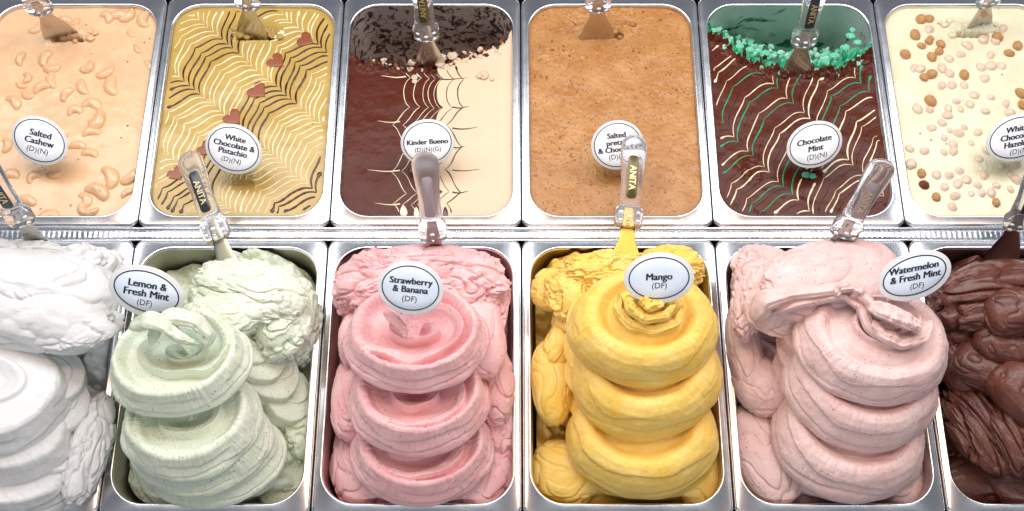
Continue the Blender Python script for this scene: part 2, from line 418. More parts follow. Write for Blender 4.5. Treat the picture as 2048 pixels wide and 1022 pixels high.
cus = [(-290, 1), (-232, -.35), (-176, 1), (-108, -.5), (-40, 1), (22, -.35), (70, 1), (132, -.5), (190, 1), (246, -.35), (290, 1)]
feathered(root2, (0, 1), sp, d1, d2, cus, zf2, cols={'brown': 'choc_syrup', 'white': 'white_syrup'}, seed=4,
          keep=lambda x, y: (np.hypot((x-515)/50, (y-62)/24) > 1) & ~((np.abs(x-487) < 24) & (np.abs(y-371) < 9)))
def heart_mesh(s):
    t = np.linspace(0, 2*math.pi, 40, endpoint=False)
    hx_ = np.sin(t)**3; hy_ = (13*np.cos(t)-5*np.cos(2*t)-2*np.cos(3*t)-np.cos(4*t))/16
    rr = np.array([0.0, .5, .82, .96, 1.0]); zz = np.array([.0011, .0011, .0009, .0005, -.0008])
    G = np.stack([np.stack([hx_*r*s, hy_*r*s, np.full(40, z)], -1) for r, z in zip(rr, zz)])
    return MB().grid(G, cv=True, flip=True).mesh('heart')
hm = heart_mesh(.0118)
for (x, y, a, s) in [(611,79,62,1.05),(552,122,52,1.1),(515,181,48,1.2),(466,235,48,1.12),(411,298,50,1.0),(352,347,40,1.0)]:
    o = put('chocolate_heart', hm, M['milk_choc'], root2); o.location = rel(x, y, ZF+.0008)-np.array(root2.location)
    o.rotation_euler = (0, 0, R(a)); o.scale = (s, s*1.1, .45)

# --- chocolate and cream
def two_tone(name, ca, cb, **kw):
    m = gelato_mat(name, (.1, .1, .1), (.1, .1, .1), .24, sss=.06, bumpk=.3, coat=.06, spec=.12)
    N, L, B = m.node_tree.nodes, m.node_tree.links, m.node_tree.nodes['Principled BSDF']
    at = N.new('ShaderNodeAttribute'); at.attribute_name = 'tone'
    f = ramp(N, L, at.outputs['Fac'], [(.47, 0.0), (.53, 1.0)])
    col = mix(N, L, f, ca, cb)
    L.new(col, B.inputs['Base Color']); return m
M['kb'] = two_tone('chocolate_and_cream', (.088, .017, .008), (.72, .55, .38))
root3 = gather_root('chocolate_cream_gelato', (0, 2), 'half dark chocolate half cream gelato scraped away at its far end')
def poly_y(px, pts):
    xs, ys = zip(*pts); return np.interp(px, xs, ys)
def scoop(X, Y, pts, seed, depth=.152, run=30, rag=.006):
    px, py = proj(X, Y, ZF)
    n = fbm(X*70, Y*70, 0, 4, seed)
    yb = poly_y(px, pts)+9*n
    d = (yb-py)                         # > 0: scraped away
    n2 = np.abs(fbm(X*95, Y*95, 1, 4, seed+9))
    wall = ss(0, 30+run*(.4+1.2*n2), d)
    rough_lip = rag*np.abs(fbm(X*160, Y*160, 2, 4, seed+4))*np.exp(-((d-2)/9.)**2)+(run > 30)*.020*n2*np.exp(-((d-22)/24.)**2)
    return -depth*wall+rough_lip, wall
K3 = [(690, 40), (700, 104), (715, 124), (745, 134), (790, 138), (870, 140), (900, 128), (950, 114), (1000, 100), (1015, 85), (1030, 40)]
def zf3(X, Y):
    dz, wl = scoop(X, Y, K3, 21)
    return wavy(X, Y, 23, .0009)+dz+wl*.012*fbm(X*40, Y*40, 0, 4, 33)
def tone3(X, Y):
    px, py = proj(X, Y, ZF); d = px-873
    for yc, sg in ((157, 1), (215, 1), (258, -1), (296, 1), (340, -1), (384, 1), (408, -1)):
        d = d-sg*14*np.exp(-np.abs(py-yc)/8.)
    t = .5+d/6.
    _, wl = scoop(X, Y, K3, 21)
    return np.where(wl > .12, .5+(fbm(X*110, Y*110, 0, 3, 8)-.25)*2, t)
flat_body('gelato_surface', (0, 2), M['kb'], root3, zf3, 240, 320, attr=tone3)
cu3 = [(157-230, 1), (215-230, 1), (250-230, -1), (296-230, 1), (340-230, -1), (384-230, 1), (408-230, -1)]
sp3 = [(800-850, 'white', .95), (821-850, 'white', .85), (838-850, 'white', .7), (850-850, 'white', .7), (862-850, 'white', .6), (886-850, 'brown', .8), (909-850, 'brown', 1.2)]
cols3 = {'brown': 'choc_syrup', 'white': 'white_syrup'}
feathered(root3, (0, 2), sp3, (0.0, 1.0), (1.0, 0.0), cu3, lambda X, Y: wavy(X, Y, 23, .0009), org=(850, 230), cols=cols3, seed=8, amp=17, sharp=9,
          keep=lambda x, y: y > poly_y(x, K3)+6)
for (x0, x1, y, c, s) in [(868, 935, 157, 'brown', 1), (905, 938, 214, 'brown', 1), (905, 955, 256, 'brown', 1), (905, 930, 294, 'brown', 1), (905, 936, 384, 'brown', 1), (905, 960, 340, 'brown', .6),
                          (812, 762, 153, 'white', 1), (800, 755, 243, 'white', .8), (800, 735, 341, 'white', 1), (800, 750, 408, 'white', 1)]:
    t = np.linspace(0, 1, 24); q = W(x0+(x1-x0)*t, y+2*np.sin(t*4), ZF)[:, :2]
    put_in(c+'_feather', strand(q, s*.0011*(1-t)**.7+.0002, zf=lambda X, Y: wavy(X, Y, 23, .0009)).mesh('feather'), M[cols3[c]], root3)
for (x, y, s) in [(806, 424, 1.3), (832, 428, 1.0), (890, 427, .9)]:
    t = np.linspace(0, 1, 16); q = W(x+2*t, y-14+24*t, ZF)[:, :2]
    put_in('white_drop' if x < 880 else 'brown_drop', strand(q, s*.0044*np.sqrt(np.clip(np.sin(math.pi*t**1.3), 0.003, 1)), h=.001, zf=lambda X, Y: wavy(X, Y, 23, .0009)).mesh('drop'), M['white_syrup' if x < 880 else 'choc_syrup'], root3)

# --- pretzel
M['pretz'] = gelato_mat('pretzel_gelato', (.40, .165, .042), (.50, .25, .085), .30, (.08, .022, .008), 330, .50, speck2=(.22, .08, .03), sss=.12, bumpk=.9, coat=.15)
root4 = gather_root('pretzel_gelato', (0, 3), 'orange brown pretzel gelato flecked all over with dark crumbs')
def zf4(X, Y):
    z = wavy(X, Y, 31, .0010)+.0011*np.maximum(0, fbm(X*70, Y*70, 0, 4, 35))+.0004*fbm(X*260, Y*260, 0, 2, 36)
    c = W(1195, 20, ZF)
    z = z+.004*np.exp(-((X-c[0])/.05)**2-((Y-c[1])/.03)**2)*np.abs(fbm(X*60, Y*60, 0, 4, 37))*2
    return z+slit(X, Y, 1208, 76, .027, d=.02, hgt=.006, seed=39)+slit(X, Y, 1228, 355, .015, d=.0015, hgt=.0012, seed=41)
flat_body('gelato_surface', (0, 3), M['pretz'], root4, zf4)
def bump_mesh(seed, n=18, m=8, name='crumb'):
    ph = np.linspace(0, 2*math.pi, n, endpoint=False); t = np.linspace(0, 1, m); PH, T = np.meshgrid(ph, t, indexing='ij')
    r = (.8+.35*perlin(np.cos(PH)*1.3, np.sin(PH)*1.3, seed))*T
    Z = np.sqrt(np.clip(1-T**2, 0, 1))*(.8+.5*perlin(r*np.cos(PH)*2, r*np.sin(PH)*2, seed, 4))-.12*T
    return MB().grid(np.stack([r*np.cos(PH), r*np.sin(PH), Z], -1), cu=True).mesh(name)
crumbs = [bump_mesh(i) for i in range(6)]
M['pretz_dark'] = gelato_mat('dark_crumb', (.10, .03, .012), (.22, .08, .03), .4, sss=.02, bumpk=1)
M['pretz_bit'] = gelato_mat('pretzel_bit', (.72, .46, .24), (.50, .22, .08), .3, sss=.1, bumpk=1)
rs = np.random.RandomState(14)
PB = [(1142,173,9),(1165,116,6),(1185,116,6),(1078,132,5),(1340,148,6),(1197,203,5),(1195,222,4),(1277,232,6),(1300,188,5),(1390,294,6),(1142,312,6),(1064,308,5),(1340,302,4),(1380,318,5),(1110,412,6),(1145,405,6),(1100,350,5),(1270,62,8),(1255,48,7)]
PB += [(rs.uniform(1070, 1400), rs.uniform(20, 425), rs.uniform(1.6, 4.8)) for _ in range(200)]
for i, (x, y, s) in enumerate(PB):
    if abs(x-1232) < 55 and 240 < y < 345: continue
    q = W(x, y, ZF); z = float(zf4(q[0], q[1]))
    o = put('pretzel_crumb', crumbs[i % 6], M['pretz_dark'] if (i % 5 == 0 and s < 3.2) else (M['pretz_bit'] if i % 2 else M['pretz']), root4); o.location = np.array([q[0], q[1], z-.0002])-np.array(root4.location)
    o.scale = (s/1500, s/1500*.8, s/1500*.45); o.rotation_euler = (0, 0, rs.uniform(0, 6.3))

# --- chocolate mint
M['cmint'] = gelato_mat('chocolate_glaze', (.075, .017, .009), (.095, .024, .012), .22, sss=.05, bumpk=.25, coat=.1, spec=.15)
M['green'] = gelato_mat('mint_green_gelato', (.10, .60, .36), (.30, .80, .56), .42, sss=.15, bumpk=1.2)
M['green_pale'] = gelato_mat('pale_mint_gelato', (.34, .76, .55), (.55, .86, .70), .45, sss=.15, bumpk=1.2)
M['green_syrup'] = plain('green_syrup', (.01, .30, .13), .2)
root5 = gather_root('chocolate_mint_gelato', (0, 4), 'dark chocolate glazed mint gelato with combed white strands, scraped green at the far end')
K5 = [(1405, 30), (1412, 66), (1440, 84), (1470, 110), (1500, 128), (1560, 146), (1680, 148), (1705, 128), (1730, 120), (1745, 112), (1752, 40)]
def zf5(X, Y):
    px, py = proj(X, Y, ZF)
    dz, wl = scoop(X, Y, K5, 51, run=80, rag=.008, depth=.140)
    z = wavy(X, Y, 53, .0012)+dz+wl*.026*fbm(X*34, Y*34, 0, 4, 55)
    z = z+.0035*np.exp(-((px-1497)/22)**2-((py-345)/24)**2)*(1+fbm(X*90, Y*90, 0, 3, 57))
    return z+.002*np.exp(-((py-405)/20)**2)*fbm(X*40, Y*40, 0, 2, 59)+slit(X, Y, 1625, 352, .014, d=.002, hgt=.004, seed=61)
def tone5(X, Y):
    _, wl = scoop(X, Y, K5, 51, run=80, rag=.008, depth=.140); return .5+(.035-wl)*9+.5*fbm(X*120, Y*120, 0, 3, 63)*(wl > .01)
def choc_mint_mat():
    m = two_tone('chocolate_mint', (.12, .62, .38), (.090, .017, .008)); return m
M['cm2'] = choc_mint_mat()
flat_body('gelato_surface', (0, 4), M['cm2'], root5, zf5, 240, 320, attr=tone5)
d1, d2 = (.60, -.80), (.70, .71)
sp = []; b = -300; i = 0; rs = np.random.RandomState(33)
while b < 330:
    c = 'brown' if i % 3 == 2 else ('green' if rs.rand() < .16 else 'white')
    sp.append((b, c, {'brown': .8, 'green': 1.5, 'white': rs.uniform(.9, 1.8)}[c])); b += rs.uniform(9, 19); i += 1
cus = [(-290, -.4), (-228, 1), (-160, -.4), (-88, 1), (-22, -.3), (42, 1), (108, -.4), (168, 1), (222, -.4), (280, 1)]
M['dark_syrup'] = plain('dark_syrup', (.020, .006, .004), .15)
feathered(root5, (0, 4), sp, d1, d2, cus, zf5, org=(1590, 270), cols={'brown': 'dark_syrup', 'white': 'white_syrup', 'green': 'green_syrup'}, seed=12, blob=.75,
          keep=lambda x, y: (y > poly_y(x, K5)+8) & (np.hypot((x-1625)/22, (y-352)/14) > 1))

def torn(root, key, boundary, mats, seed, count, smin, smax, zz=.002, dy=(-26, 4), xr=None, name='torn_piece'):
    rs = np.random.RandomState(seed); base = [scrap_mesh(seed+i) for i in range(5)]; cache = {}
    for i in range(count):
        x = rs.uniform(*xr); y = poly_y(x, boundary)+rs.uniform(*dy); s = rs.uniform(smin, smax)
        depth = max(0, poly_y(x, boundary)-y)*.0016
        mm = mats[rs.randint(len(mats))]; k = (mm, i % 5)
        if k not in cache: cache[k] = base[i % 5].copy()
        q = W(x, y, ZF+zz-depth)
        if edge_dist(key, q[0], q[1]) < .004: continue
        o = put(name, cache[k], M[mm], root); o.location = q-np.array(root.location)
        o.scale = (s*rs.uniform(.8, 1.5), s*rs.uniform(.7, 1.1), s*rs.uniform(.6, 1.0)); o.rotation_euler = (rs.uniform(-.6, .6), rs.uniform(-.6, .6), rs.uniform(0, 6.3))
def scrap_mesh(seed, n=34, m=20):
    th = np.linspace(.01, math.pi-.01, m); ph = np.linspace(0, 2*math.pi, n, endpoint=False); PH, TT = np.meshgrid(ph, th, indexing='ij')
    x, y, z = np.sin(TT)*np.cos(PH), np.sin(TT)*np.sin(PH), np.cos(TT)
    k = 1+.30*perlin(x*1.5, y*1.5, z*1.5, seed)+.22*perlin(x*3.3, y*3.3, z*3.3, seed+1)+.13*np.abs(perlin(x*7, y*7, z*7, seed+2))
    return MB().grid(np.stack([x*k, y*k, z*k*.7], -1), cu=True, flip=True).mesh('scrap')
M['cream_bit'] = gelato_mat('cream_scrap', (.72, .50, .34), (.85, .70, .55), .4, sss=.1)
torn(root5, (0, 4), K5, ['green', 'green_pale'], 91, 285, .0014, .0052, .0005, (-48, 3), (1412, 1738), 'mint_scrap')
torn(root5, (0, 4), K5, ['cmint'], 95, 26, .003, .006, .002, (-8, 6), (1560, 1745), 'chocolate_scrap')
for (x, y, s) in [(1428, 62, 8), (1422, 78, 7), (1440, 88, 7), (1700, 72, 9), (1715, 85, 8), (1690, 95, 9), (1668, 112, 10), (1705, 60, 6), (1500, 100, 9), (1530, 108, 10), (1480, 92, 8), (1650, 125, 9), (1625, 352, 7), (1612, 350, 8)]:
    o = put('mint_scrap', scrap_mesh(x), M['green'], root5); o.location = W(x, y, ZF-.003 if y < 200 else ZF+.003)-np.array(root5.location); o.scale = (s/1500, s/1500*.8, s/1500*.7)
torn(root3, (0, 2), K3, ['cream_bit', 'cmint', 'milk_choc'], 97, 80, .0015, .0038, .001, (-16, 3), (740, 1005), 'scraped_crumb')
for i, (x, y, s) in enumerate([(968, 150, 9), (958, 152, 5), (984, 158, 4), (829, 155, 6), (829, 163, 5), (880, 128, 9), (905, 112, 10), (885, 115, 8), (868, 122, 7)]):
    o = put('scraped_crumb', scrap_mesh(x), M['cream_bit'], root3); o.location = W(x, y, ZF+.002)-np.array(root3.location); o.scale = (s/1500, s/1500, s/1500*.7)
# curls thrown up where the blades went in
SCRAPS = [((0, 0), 'cashew', [(165, 70, 8), (180, 76, 9), (178, 62, 7), (190, 66, 6), (150, 82, 5)]), ((0, 1), 'pist', [(470, 58, 8), (481, 68, 9), (494, 74, 6), (545, 70, 8), (556, 62, 9), (560, 74, 7), (540, 58, 7)]),
          ((0, 1), 'white_syrup', [(562, 66, 7), (476, 64, 4), (552, 74, 4)]), ((0, 3), 'pretz', [(1255, 46, 6), (1266, 48, 6), (1246, 52, 5), (1164, 72, 6), (1240, 74, 5)]),
          ((0, 5), 'hazel', [(1890, 50, 7), (1900, 42, 8), (1880, 44, 5), (1985, 60, 7), (1990, 48, 6), (1905, 70, 8), (1965, 80, 6), (1930, 88, 6)])]

# --- hazelnut
M['hazel'] = gelato_mat('hazelnut_gelato', (.70, .65, .44), (.77, .72, .53), .3, (.45, .28, .15), 150, .96, sss=.15, bumpk=.4, coat=.2)
M['nut_coated'] = gelato_mat('coated_hazelnut', (.66, .46, .35), (.80, .68, .52), .22, sss=.2, bumpk=.6, coat=.4)
M['nut_bare'] = gelato_mat('bare_hazelnut', (.54, .22, .06), (.80, .50, .24), .26, sss=.05, bumpk=1.4, coat=.3)
M['nut_dark'] = gelato_mat('dark_hazelnut', (.16, .04, .02), (.26, .07, .03), .4, sss=.05, bumpk=1.4, coat=.3)
root6 = gather_root('hazelnut_gelato', (0, 5), 'cream coloured gelato scattered with whole hazelnuts, some still toasted orange')
zf6 = lambda X, Y: wavy(X, Y, 71, .0010)+slit(X, Y, 1945, 76, .024, hgt=.009, seed=73)+slit(X, Y, 1985, 352, .022, d=.001, hgt=.003, seed=75)
flat_body('gelato_surface', (0, 5), M['hazel'], root6, zf6)
def hazel_mesh(seed, n=26, m=16):
    th = np.linspace(0.02, math.pi*.78, m); ph = np.linspace(0, 2*math.pi, n, endpoint=False); PH, TT = np.meshgrid(ph, th, indexing='ij')
    r = 1+.10*perlin(np.cos(PH)*1.2, np.sin(PH)*1.2, TT*1.2, seed)+.03*perlin(np.cos(PH)*5, np.sin(PH)*5, TT*5, seed)+.10*np.exp(-(TT/.35)**2)
    return MB().grid(np.stack([r*np.sin(TT)*np.cos(PH), r*np.sin(TT)*np.sin(PH), r*np.cos(TT)], -1), cu=True, flip=True).mesh('hazelnut')
hz = [hazel_mesh(i) for i in range(5)]
bare = [(1842,39),(1858,38),(1830,71),(1860,79),(1843,93),(1881,89),(1810,110),(1863,115),(1848,155),(1863,149),(1928,151),(1861,202),(2035,92),(2018,107),(1857,84),(1878,103),(1995,75),(1872,395),(1992,405),(1843,347),(2042,188),(2044,210)]
dark_ = [(1848,370)]
coated = [(1857,62),(1897,121),(1920,112),(1980,113),(1981,135),(1961,138),(2001,135),(1827,139),(1840,140),(1882,138),(1898,150),(1968,160),(1882,174),(1903,173),(1927,173),(1946,194),(1912,205),(1938,212),(1980,198),(1833,220),(1858,221),(1895,219),(1920,220),(1893,233),(1882,248),(1861,259),(1898,262),(1928,256),(1887,278),(1904,292),(1941,288),(1955,267),(1818,300),(1847,305),(1887,307),(1956,322),(1820,331),(1872,352),(1897,354),(1917,345),(1914,370),(1931,363),(1888,377),(1908,396),(1941,389),(1962,389),(1981,387),(1966,353),(1992,373),(2018,351),(2020,381),(1903,416),(2032,362),(2002,336),(2010,210),(1970,225),(2004,60),(1965,83),(1990,85),(1905,305),(1915,268),(1953,373),(2017,228),(1935,95),(1972,305),(2030,332)]
rs = np.random.RandomState(77)
for lst, mm, sc_, em in ((bare, 'nut_bare', .0074, .0), (dark_, 'nut_dark', .0085, .1), (coated, 'nut_coated', .0082, -.42)):
    for i, (x, y) in enumerate(lst):
        s = sc_*rs.uniform(.82, 1.12)
        if mm == 'nut_coated' and rs.rand() < .25: s *= .75
        nm = {'nut_bare': 'toasted_hazelnut', 'nut_dark': 'toasted_hazelnut', 'nut_coated': 'coated_hazelnut'}[mm]
        me = hz[i % 5] if mm == 'nut_coated' else None
        if me is None:
            key_ = (mm, i % 5)
            me = M.setdefault(('mesh',)+key_, None) or hz[i % 5].copy(); M[('mesh',)+key_] = me
        o = put(nm, me, M[mm], root6); o.location = rel(x, y, ZF+em*s)-np.array(root6.location)
        o.rotation_euler = (rs.uniform(-.5, .5), rs.uniform(-.5, .5), rs.uniform(0, 6.3)); o.scale = (s*rs.uniform(1., 1.25), s*rs.uniform(.8, 1.0), s*.95)

for key_, mm, pts in SCRAPS:
    rt_ = {0: root1, 1: root2, 3: root4, 5: root6}[key_[1]]
    for (x, y, s) in pts:
        o = put('torn_curl', scrap_mesh(x+y), M[mm], rt_); o.location = W(x, y, ZF+.002)-np.array(rt_.location); o.scale = (s/1400, s/1600, s/1700)

# ------------------------------------------------------------------ name cards
def text_mesh(body, size, bold=0.0, italic=0.0, sx=1.0):
    cu = bpy.data.curves.new('lettering', 'FONT'); cu.body = body; cu.size = size; cu.align_x = 'CENTER'; cu.align_y = 'CENTER'
    cu.shear = italic; cu.resolution_u = 3
    o = bpy.data.objects.new('lettering', cu); COL.objects.link(o)
    dg = bpy.context.evaluated_depsgraph_get(); me = bpy.data.meshes.new_from_object(o.evaluated_get(dg))
    bpy.data.objects.remove(o)
    n = len(me.vertices); V = np.empty(n*3, np.float32); me.vertices.foreach_get('co', V); V = V.reshape(-1, 3); V[:, 0] *= sx
    F_ = [list(p.vertices) for p in me.polygons]; bpy.data.meshes.remove(me)
    out = bpy.data.meshes.new('lettering'); VV = []; FF = []
    offs = [0.0] if not bold else [-bold, -bold*.5, 0.0, bold*.5, bold]
    for k, dx in enumerate(offs):       # a heavier upright stroke than cross stroke
        VV += [(v[0]+dx, v[1], v[2]+k*.00002) for v in V]; FF += [[i+k*n for i in f] for f in F_]
    out.from_pydata(VV, [], FF); out.update(); return out
def ell(rx, ry, prof, n=72):
    t = np.linspace(0, 2*math.pi, n, endpoint=False)
    return MB().grid(np.stack([np.stack([np.cos(t)*(rx-o), np.sin(t)*(ry-o), np.full(n, z)], -1) for o, z in prof]), cv=True, flip=True)
def card(px, py, z, wpx, asp, rot, lines, label, blue=False, elev=58, sub=None, ital=0.0, tsz=1.0, stake=True, yaw=0, aspx=None):
    c = W(px, py, z); s = wpx/2/ppm(c); rx, ry = s, s*asp
    nrm = Vector((math.sin(R(yaw))*math.cos(R(elev)), -math.cos(R(yaw))*math.cos(R(elev)), math.sin(R(elev))))
    up = Vector((0, 0, 1)); xax = up.cross(nrm).normalized(); yax = nrm.cross(xax).normalized()
    mw = Matrix((xax, yax, nrm)).transposed().to_4x4(); mw.translation = Vector(c)
    rotm = Matrix.Rotation(R(rot), 4, 'Z')
    root = bpy.data.objects.new('name_card', None); COL.objects.link(root); root.matrix_world = mw@rotm; root.empty_display_size = .02
    tag(root, label, 'name card', 'oval name cards stuck in the gelato')
    th = .0016; e = ell(rx, ry, [(0.5*rx, -th), (.0008, -th), (.0002, -th*.7), (0, -th*.4), (0, -.0004), (.0006, 0), (rx*.5, 0), (rx*.999, 0)])
    b = put('backing', e.mesh('backing'), M['card_edge'], root, 60)
    m1 = .085*rx if not blue else .115*rx
    f = put('face', ell(rx-m1, ry-m1, [(0, .0001), (.0002, .0003), (rx*.4, .0003), ((ry-m1)*.999, .0003)]).mesh('face'), M['card_face_blue' if blue else 'card_face'], root)
    wr = .034*rx
    put('border_ring', ell(rx-m1-.016*rx, ry-m1-.016*rx, [(0, .0003), (0, .0005), (wr, .0005), (wr, .0003)]).mesh('border_ring'), M['ink'], root)
    tr = Matrix.Rotation(R(-rot*.45), 4, 'Z')
    for txt, yy, sz, bold in lines:
        me = text_mesh(txt, sz*rx*tsz, bold*rx, ital, 1.05)
        o = put('lettering', me, M['ink'], root); o.matrix_local = tr@Matrix.Translation((0, yy*rx, .0006))
    if stake:                            # two clear prongs running down into the gelato
        inv = (mw@rotm).inverted().to_3x3()
        for sx in (-1, 1):
            dn = inv@Vector((0, .12, -1)).normalized(); a = Vector((sx*.24*rx, -ry*.86, -.0008)) if True else None
            w_ = Vector((.0017, 0, 0)); L = ry*1.05
            # prong as a slim tapering bar
            side = dn.cross(Vector((1, 0, 0))).normalized()*.0005
            rows = []
            for t in np.linspace(0, 1, 5):
                p = a+dn*(L*t)-Vector((sx*.05*rx*t, 0, 0)); ww = w_*(1-.6*t)
                rows.append([p-ww-side, p+ww-side, p+ww+side, p-ww+side])
            put('prong', MB().grid(np.array([[list(q) for q in r] for r in rows]), cv=True).mesh('prong', False), M['clear'], root)
    return root
B_ = .0115
card(79, 281, .042, 117, .80, -27, [('Salted', .22, .30, B_), ('Cashew', -.05, .30, B_), ('(D)(N)', -.34, .26, 0)], 'white oval card reading Salted Cashew standing in the beige gelato')
card(467, 298, .042, 116, .84, -24, [('White', .36, .27, B_), ('Chocolate &', .12, .27, B_), ('Pistachio', -.12, .27, B_), ('(D)(N)', -.40, .24, 0)], 'white oval card reading White Chocolate & Pistachio')
card(855, 285, .042, 108, .86, 6, [('Kinder Bueno', .02, .29, B_), ('(D)(N)(G)', -.26, .25, 0)], 'white round card on the chocolate and cream gelato, lower half behind a frosted handle', tsz=.9)
card(1235, 290, .042, 106, .93, 12, [('Salted', .36, .28, B_), ('pretzel', .09, .28, B_), ('& Chocolate', -.17, .28, B_), ('(D)(N)', -.44, .26, 0)], 'white round card on the orange brown gelato half hidden by a clear handle')
card(1629, 289, .042, 114, .80, 22, [('Chocolate', .14, .28, B_), ('Mint', -.14, .28, B_), ('(D)(N)', -.42, .25, 0)], 'white oval card reading Chocolate Mint', ital=.18)
card(2035, 275, .042, 128, .72, 20, [('White', .27, .25, B_), ('Chocolate', .04, .25, B_), ('Hazelnut', -.19, .25, B_), ('(D)(N)', -.43, .22, 0)], 'white oval card cut by the right edge of the picture above the hazelnuts', ital=.22)
card(293, 583, .125, 156, .645, -18, [('Lemon &', .17, .26, B_), ('Fresh Mint', -.06, .26, B_), ('(DF)', -.30, .21, 0)], 'pale blue oval card reading Lemon & Fresh Mint', True, elev=64)
card(821, 576, .165, 134, .80, -10, [('Strawberry', .20, .27, B_), ('& Banana', -.05, .27, B_), ('(DF)', -.33, .24, 0)], 'pale blue oval card reading Strawberry & Banana', True, elev=64)
card(1318, 556, .165, 141, .73, 4, [('Mango', .03, .27, B_), ('(DF)', -.22, .23, 0)], 'pale blue oval card reading Mango', True, elev=64, ital=.06)
card(1829, 551, .165, 153, .62, 20, [('Watermelon', .19, .27, B_), ('& Fresh Mint', -.04, .27, B_), ('(DF)', -.28, .22, 0)], 'pale blue oval card reading Watermelon & Fresh Mint', True, tsz=.9, elev=64, ital=.25)

# ------------------------------------------------------------------ spatulas
def spatula(A, zA, T, Lh, label, tint=None, w=.0165, wc=.018, Lb=.07, wb=.028, handle='clear', badge='badge_black', lettering=True, flip=1, roll=0, letter_n=0):
    """A: photo point where handle and blade meet, at height zA; T: photo point of the handle's tip; Lh: handle length"""
    a = Vector(W(A[0], A[1], zA)); best = None
    for z in np.linspace(zA+.005, zA+Lh*1.02, 260):
        t = Vector(W(T[0], T[1], z)); e = abs((t-a).length-Lh)
        if best is None or e < best[0]-1e-5: best = (e, t)
    t = best[1]; ax = (a-t).normalized()          # from the tip down to the blade
    L = (a-t).length
    view = (Vector(CAM)-a).normalized()
    face = Vector((0, -.45, .9)); face = (face-face.dot(ax)*ax).normalized()
    wx = ax.cross(face).normalized()
    if roll: q = Matrix.Rotation(R(roll), 3, ax); face = q@face; wx = q@wx
    mw = Matrix((wx, ax, face)).transposed().to_4x4(); mw.translation = a+ax*Lb
    root = bpy.data.objects.new('gelato_spatula', None); COL.objects.link(root); root.matrix_world = mw
    tag(root, label, 'spatula', 'spatulas standing in the gelato')
    y0 = -Lb-L                                    # tip, in local y (towards the blade is +y)
    n = 28
    def loft(st, name, m, closed=True):
        rows = []
        th = np.linspace(0, 2*math.pi, n, endpoint=False)
        for (y, hw, ht, zc) in st:
            c, s = np.cos(th), np.sin(th)
            rows.append(np.stack([hw*np.sign(c)*np.abs(c)**.8, np.full(n, y), zc+ht*np.sign(s)*np.abs(s)**.8], -1))
        return put(name, MB().grid(np.stack(rows), cv=True).mesh(name), m, root, 70)
    st = []
    for k in range(9):                            # round end
        u = k/8; st.append((y0+w*.95*(1-math.cos(u*math.pi/2)), max(w*math.sin(u*math.pi/2), 1e-5), max(.0075*math.sin(u*math.pi/2)**.8, 1e-5), 0))
    for u in np.linspace(.18, .78, 12):
        ww = w*(1-.20*ss(.15, .55, u)+.05*ss(.5, .8, u)); st.append((y0+L*u, ww, .0075-.0008*u, 0))
    st += [(y0+L*.80, wc*.92, .0082, 0), (y0+L*.83, wc, .0095, 0), (y0+L*.97, wc*.98, .0095, 0), (y0+L*.995, wc*.9, .0085, 0), (y0+L, wc*.6, .006, 0), (y0+L, 1e-5, 1e-5, 0)]
    loft(st, 'handle', M[handle])
    for (u, v) in ((-.62, .86), (.62, .86), (0, .905), (-.62, .945), (.62, .945), (0, .975)):
        s_ = .0030 if v < .96 else .0018
        d = np.array([[math.cos(p)*r*s_, math.sin(p)*r*s_*.62, zz] for r, zz in ((1, -.0005), (.85, .0006), (.4, .001), (.001, .0011)) for p in np.linspace(0, 2*math.pi, 14, endpoint=False)]).reshape(4, 14, 3)
        o = put('grip_dot', M.get('dotmesh%g' % s_) or M.setdefault('dotmesh%g' % s_, MB().grid(d, cv=True, flip=False).mesh('grip_dot')), M['white'], root)
        zt = .0097*(1-abs(u)**2.5)**(1/2.5); o.location = (u*wc, y0+L*v, zt+.0004); o.rotation_euler = (0, u*.9, 0)
    if badge:
        bl = L*.46; bw = w*.40; yc = y0+L*.48
        def bprof(z, o=0):
            r = rrect(0, yc, bw-o, bl/2-o, (bw-o)*.75, z, 6); return r+0
        put('badge', MB().grid(np.stack([bprof(.0070), bprof(.0080), bprof(.0083, .0004), np.tile([[0, yc, .0083]], (28, 1))]), cv=True, flip=True).mesh('badge'), M[badge], root, 40)
        if lettering:
            me = text_mesh('ANITA', bw*1.75, bw*.03, 0, .95); o = put('badge_lettering', me, M['gold'], root)
            o.matrix_local = Matrix.Translation((0, yc+bl*.02, .0087))@Matrix.Rotation(math.pi/2*flip, 4, 'Z')
    # blade: neck runs up inside the collar, then a flared thin trowel
    bl_ = []
    for (y, hw, ht) in ((-Lb-L*.20, wc*.30, .0012), (-Lb-L*.05, wc*.42, .0014), (-Lb, wc*.50, .0014), (-Lb*.8, wc*.58, .0013), (-Lb*.5, wb*.72, .0011), (-Lb*.2, wb*.92, .001), (0, wb, .0009)):
        bl_.append((y, hw, ht, -.0008+.0012*math.cos(y*30)))
    loft(bl_, 'blade', (M.get(tint) or M.setdefault(tint, steel_mat('blade_reflection_tint', tint, .3))) if tint else M['blade'])  # tint: the gelato's reflection painted into the blade's base colour
    return root
G8 = 'clear handled spatula '
spatula((84, 22), .062, (6, -76), .115, G8+'leaning left in the beige cashew gelato, back row', Lb=.078, wb=.027, badge=None)
spatula((496, 12), .058, (478, -110), .12, G8+'upright behind the combed pistachio gelato', Lb=.075, wb=.024, badge=None)
spatula((854, 76), .045, (838, -60), .12, G8+'in the scraped out end of the chocolate and cream pan', Lb=.065, wb=.024, badge='badge_gold', flip=-1)
spatula((1196, 18), .055, (1200, -110), .12, G8+'in the orange brown pretzel gelato', Lb=.072, wb=.027, badge=None)
spatula((1606, 88), .05, (1640, -50), .12, G8+'leaning right in the scraped green mint gelato', Lb=.07, wb=.024, badge='badge_black')
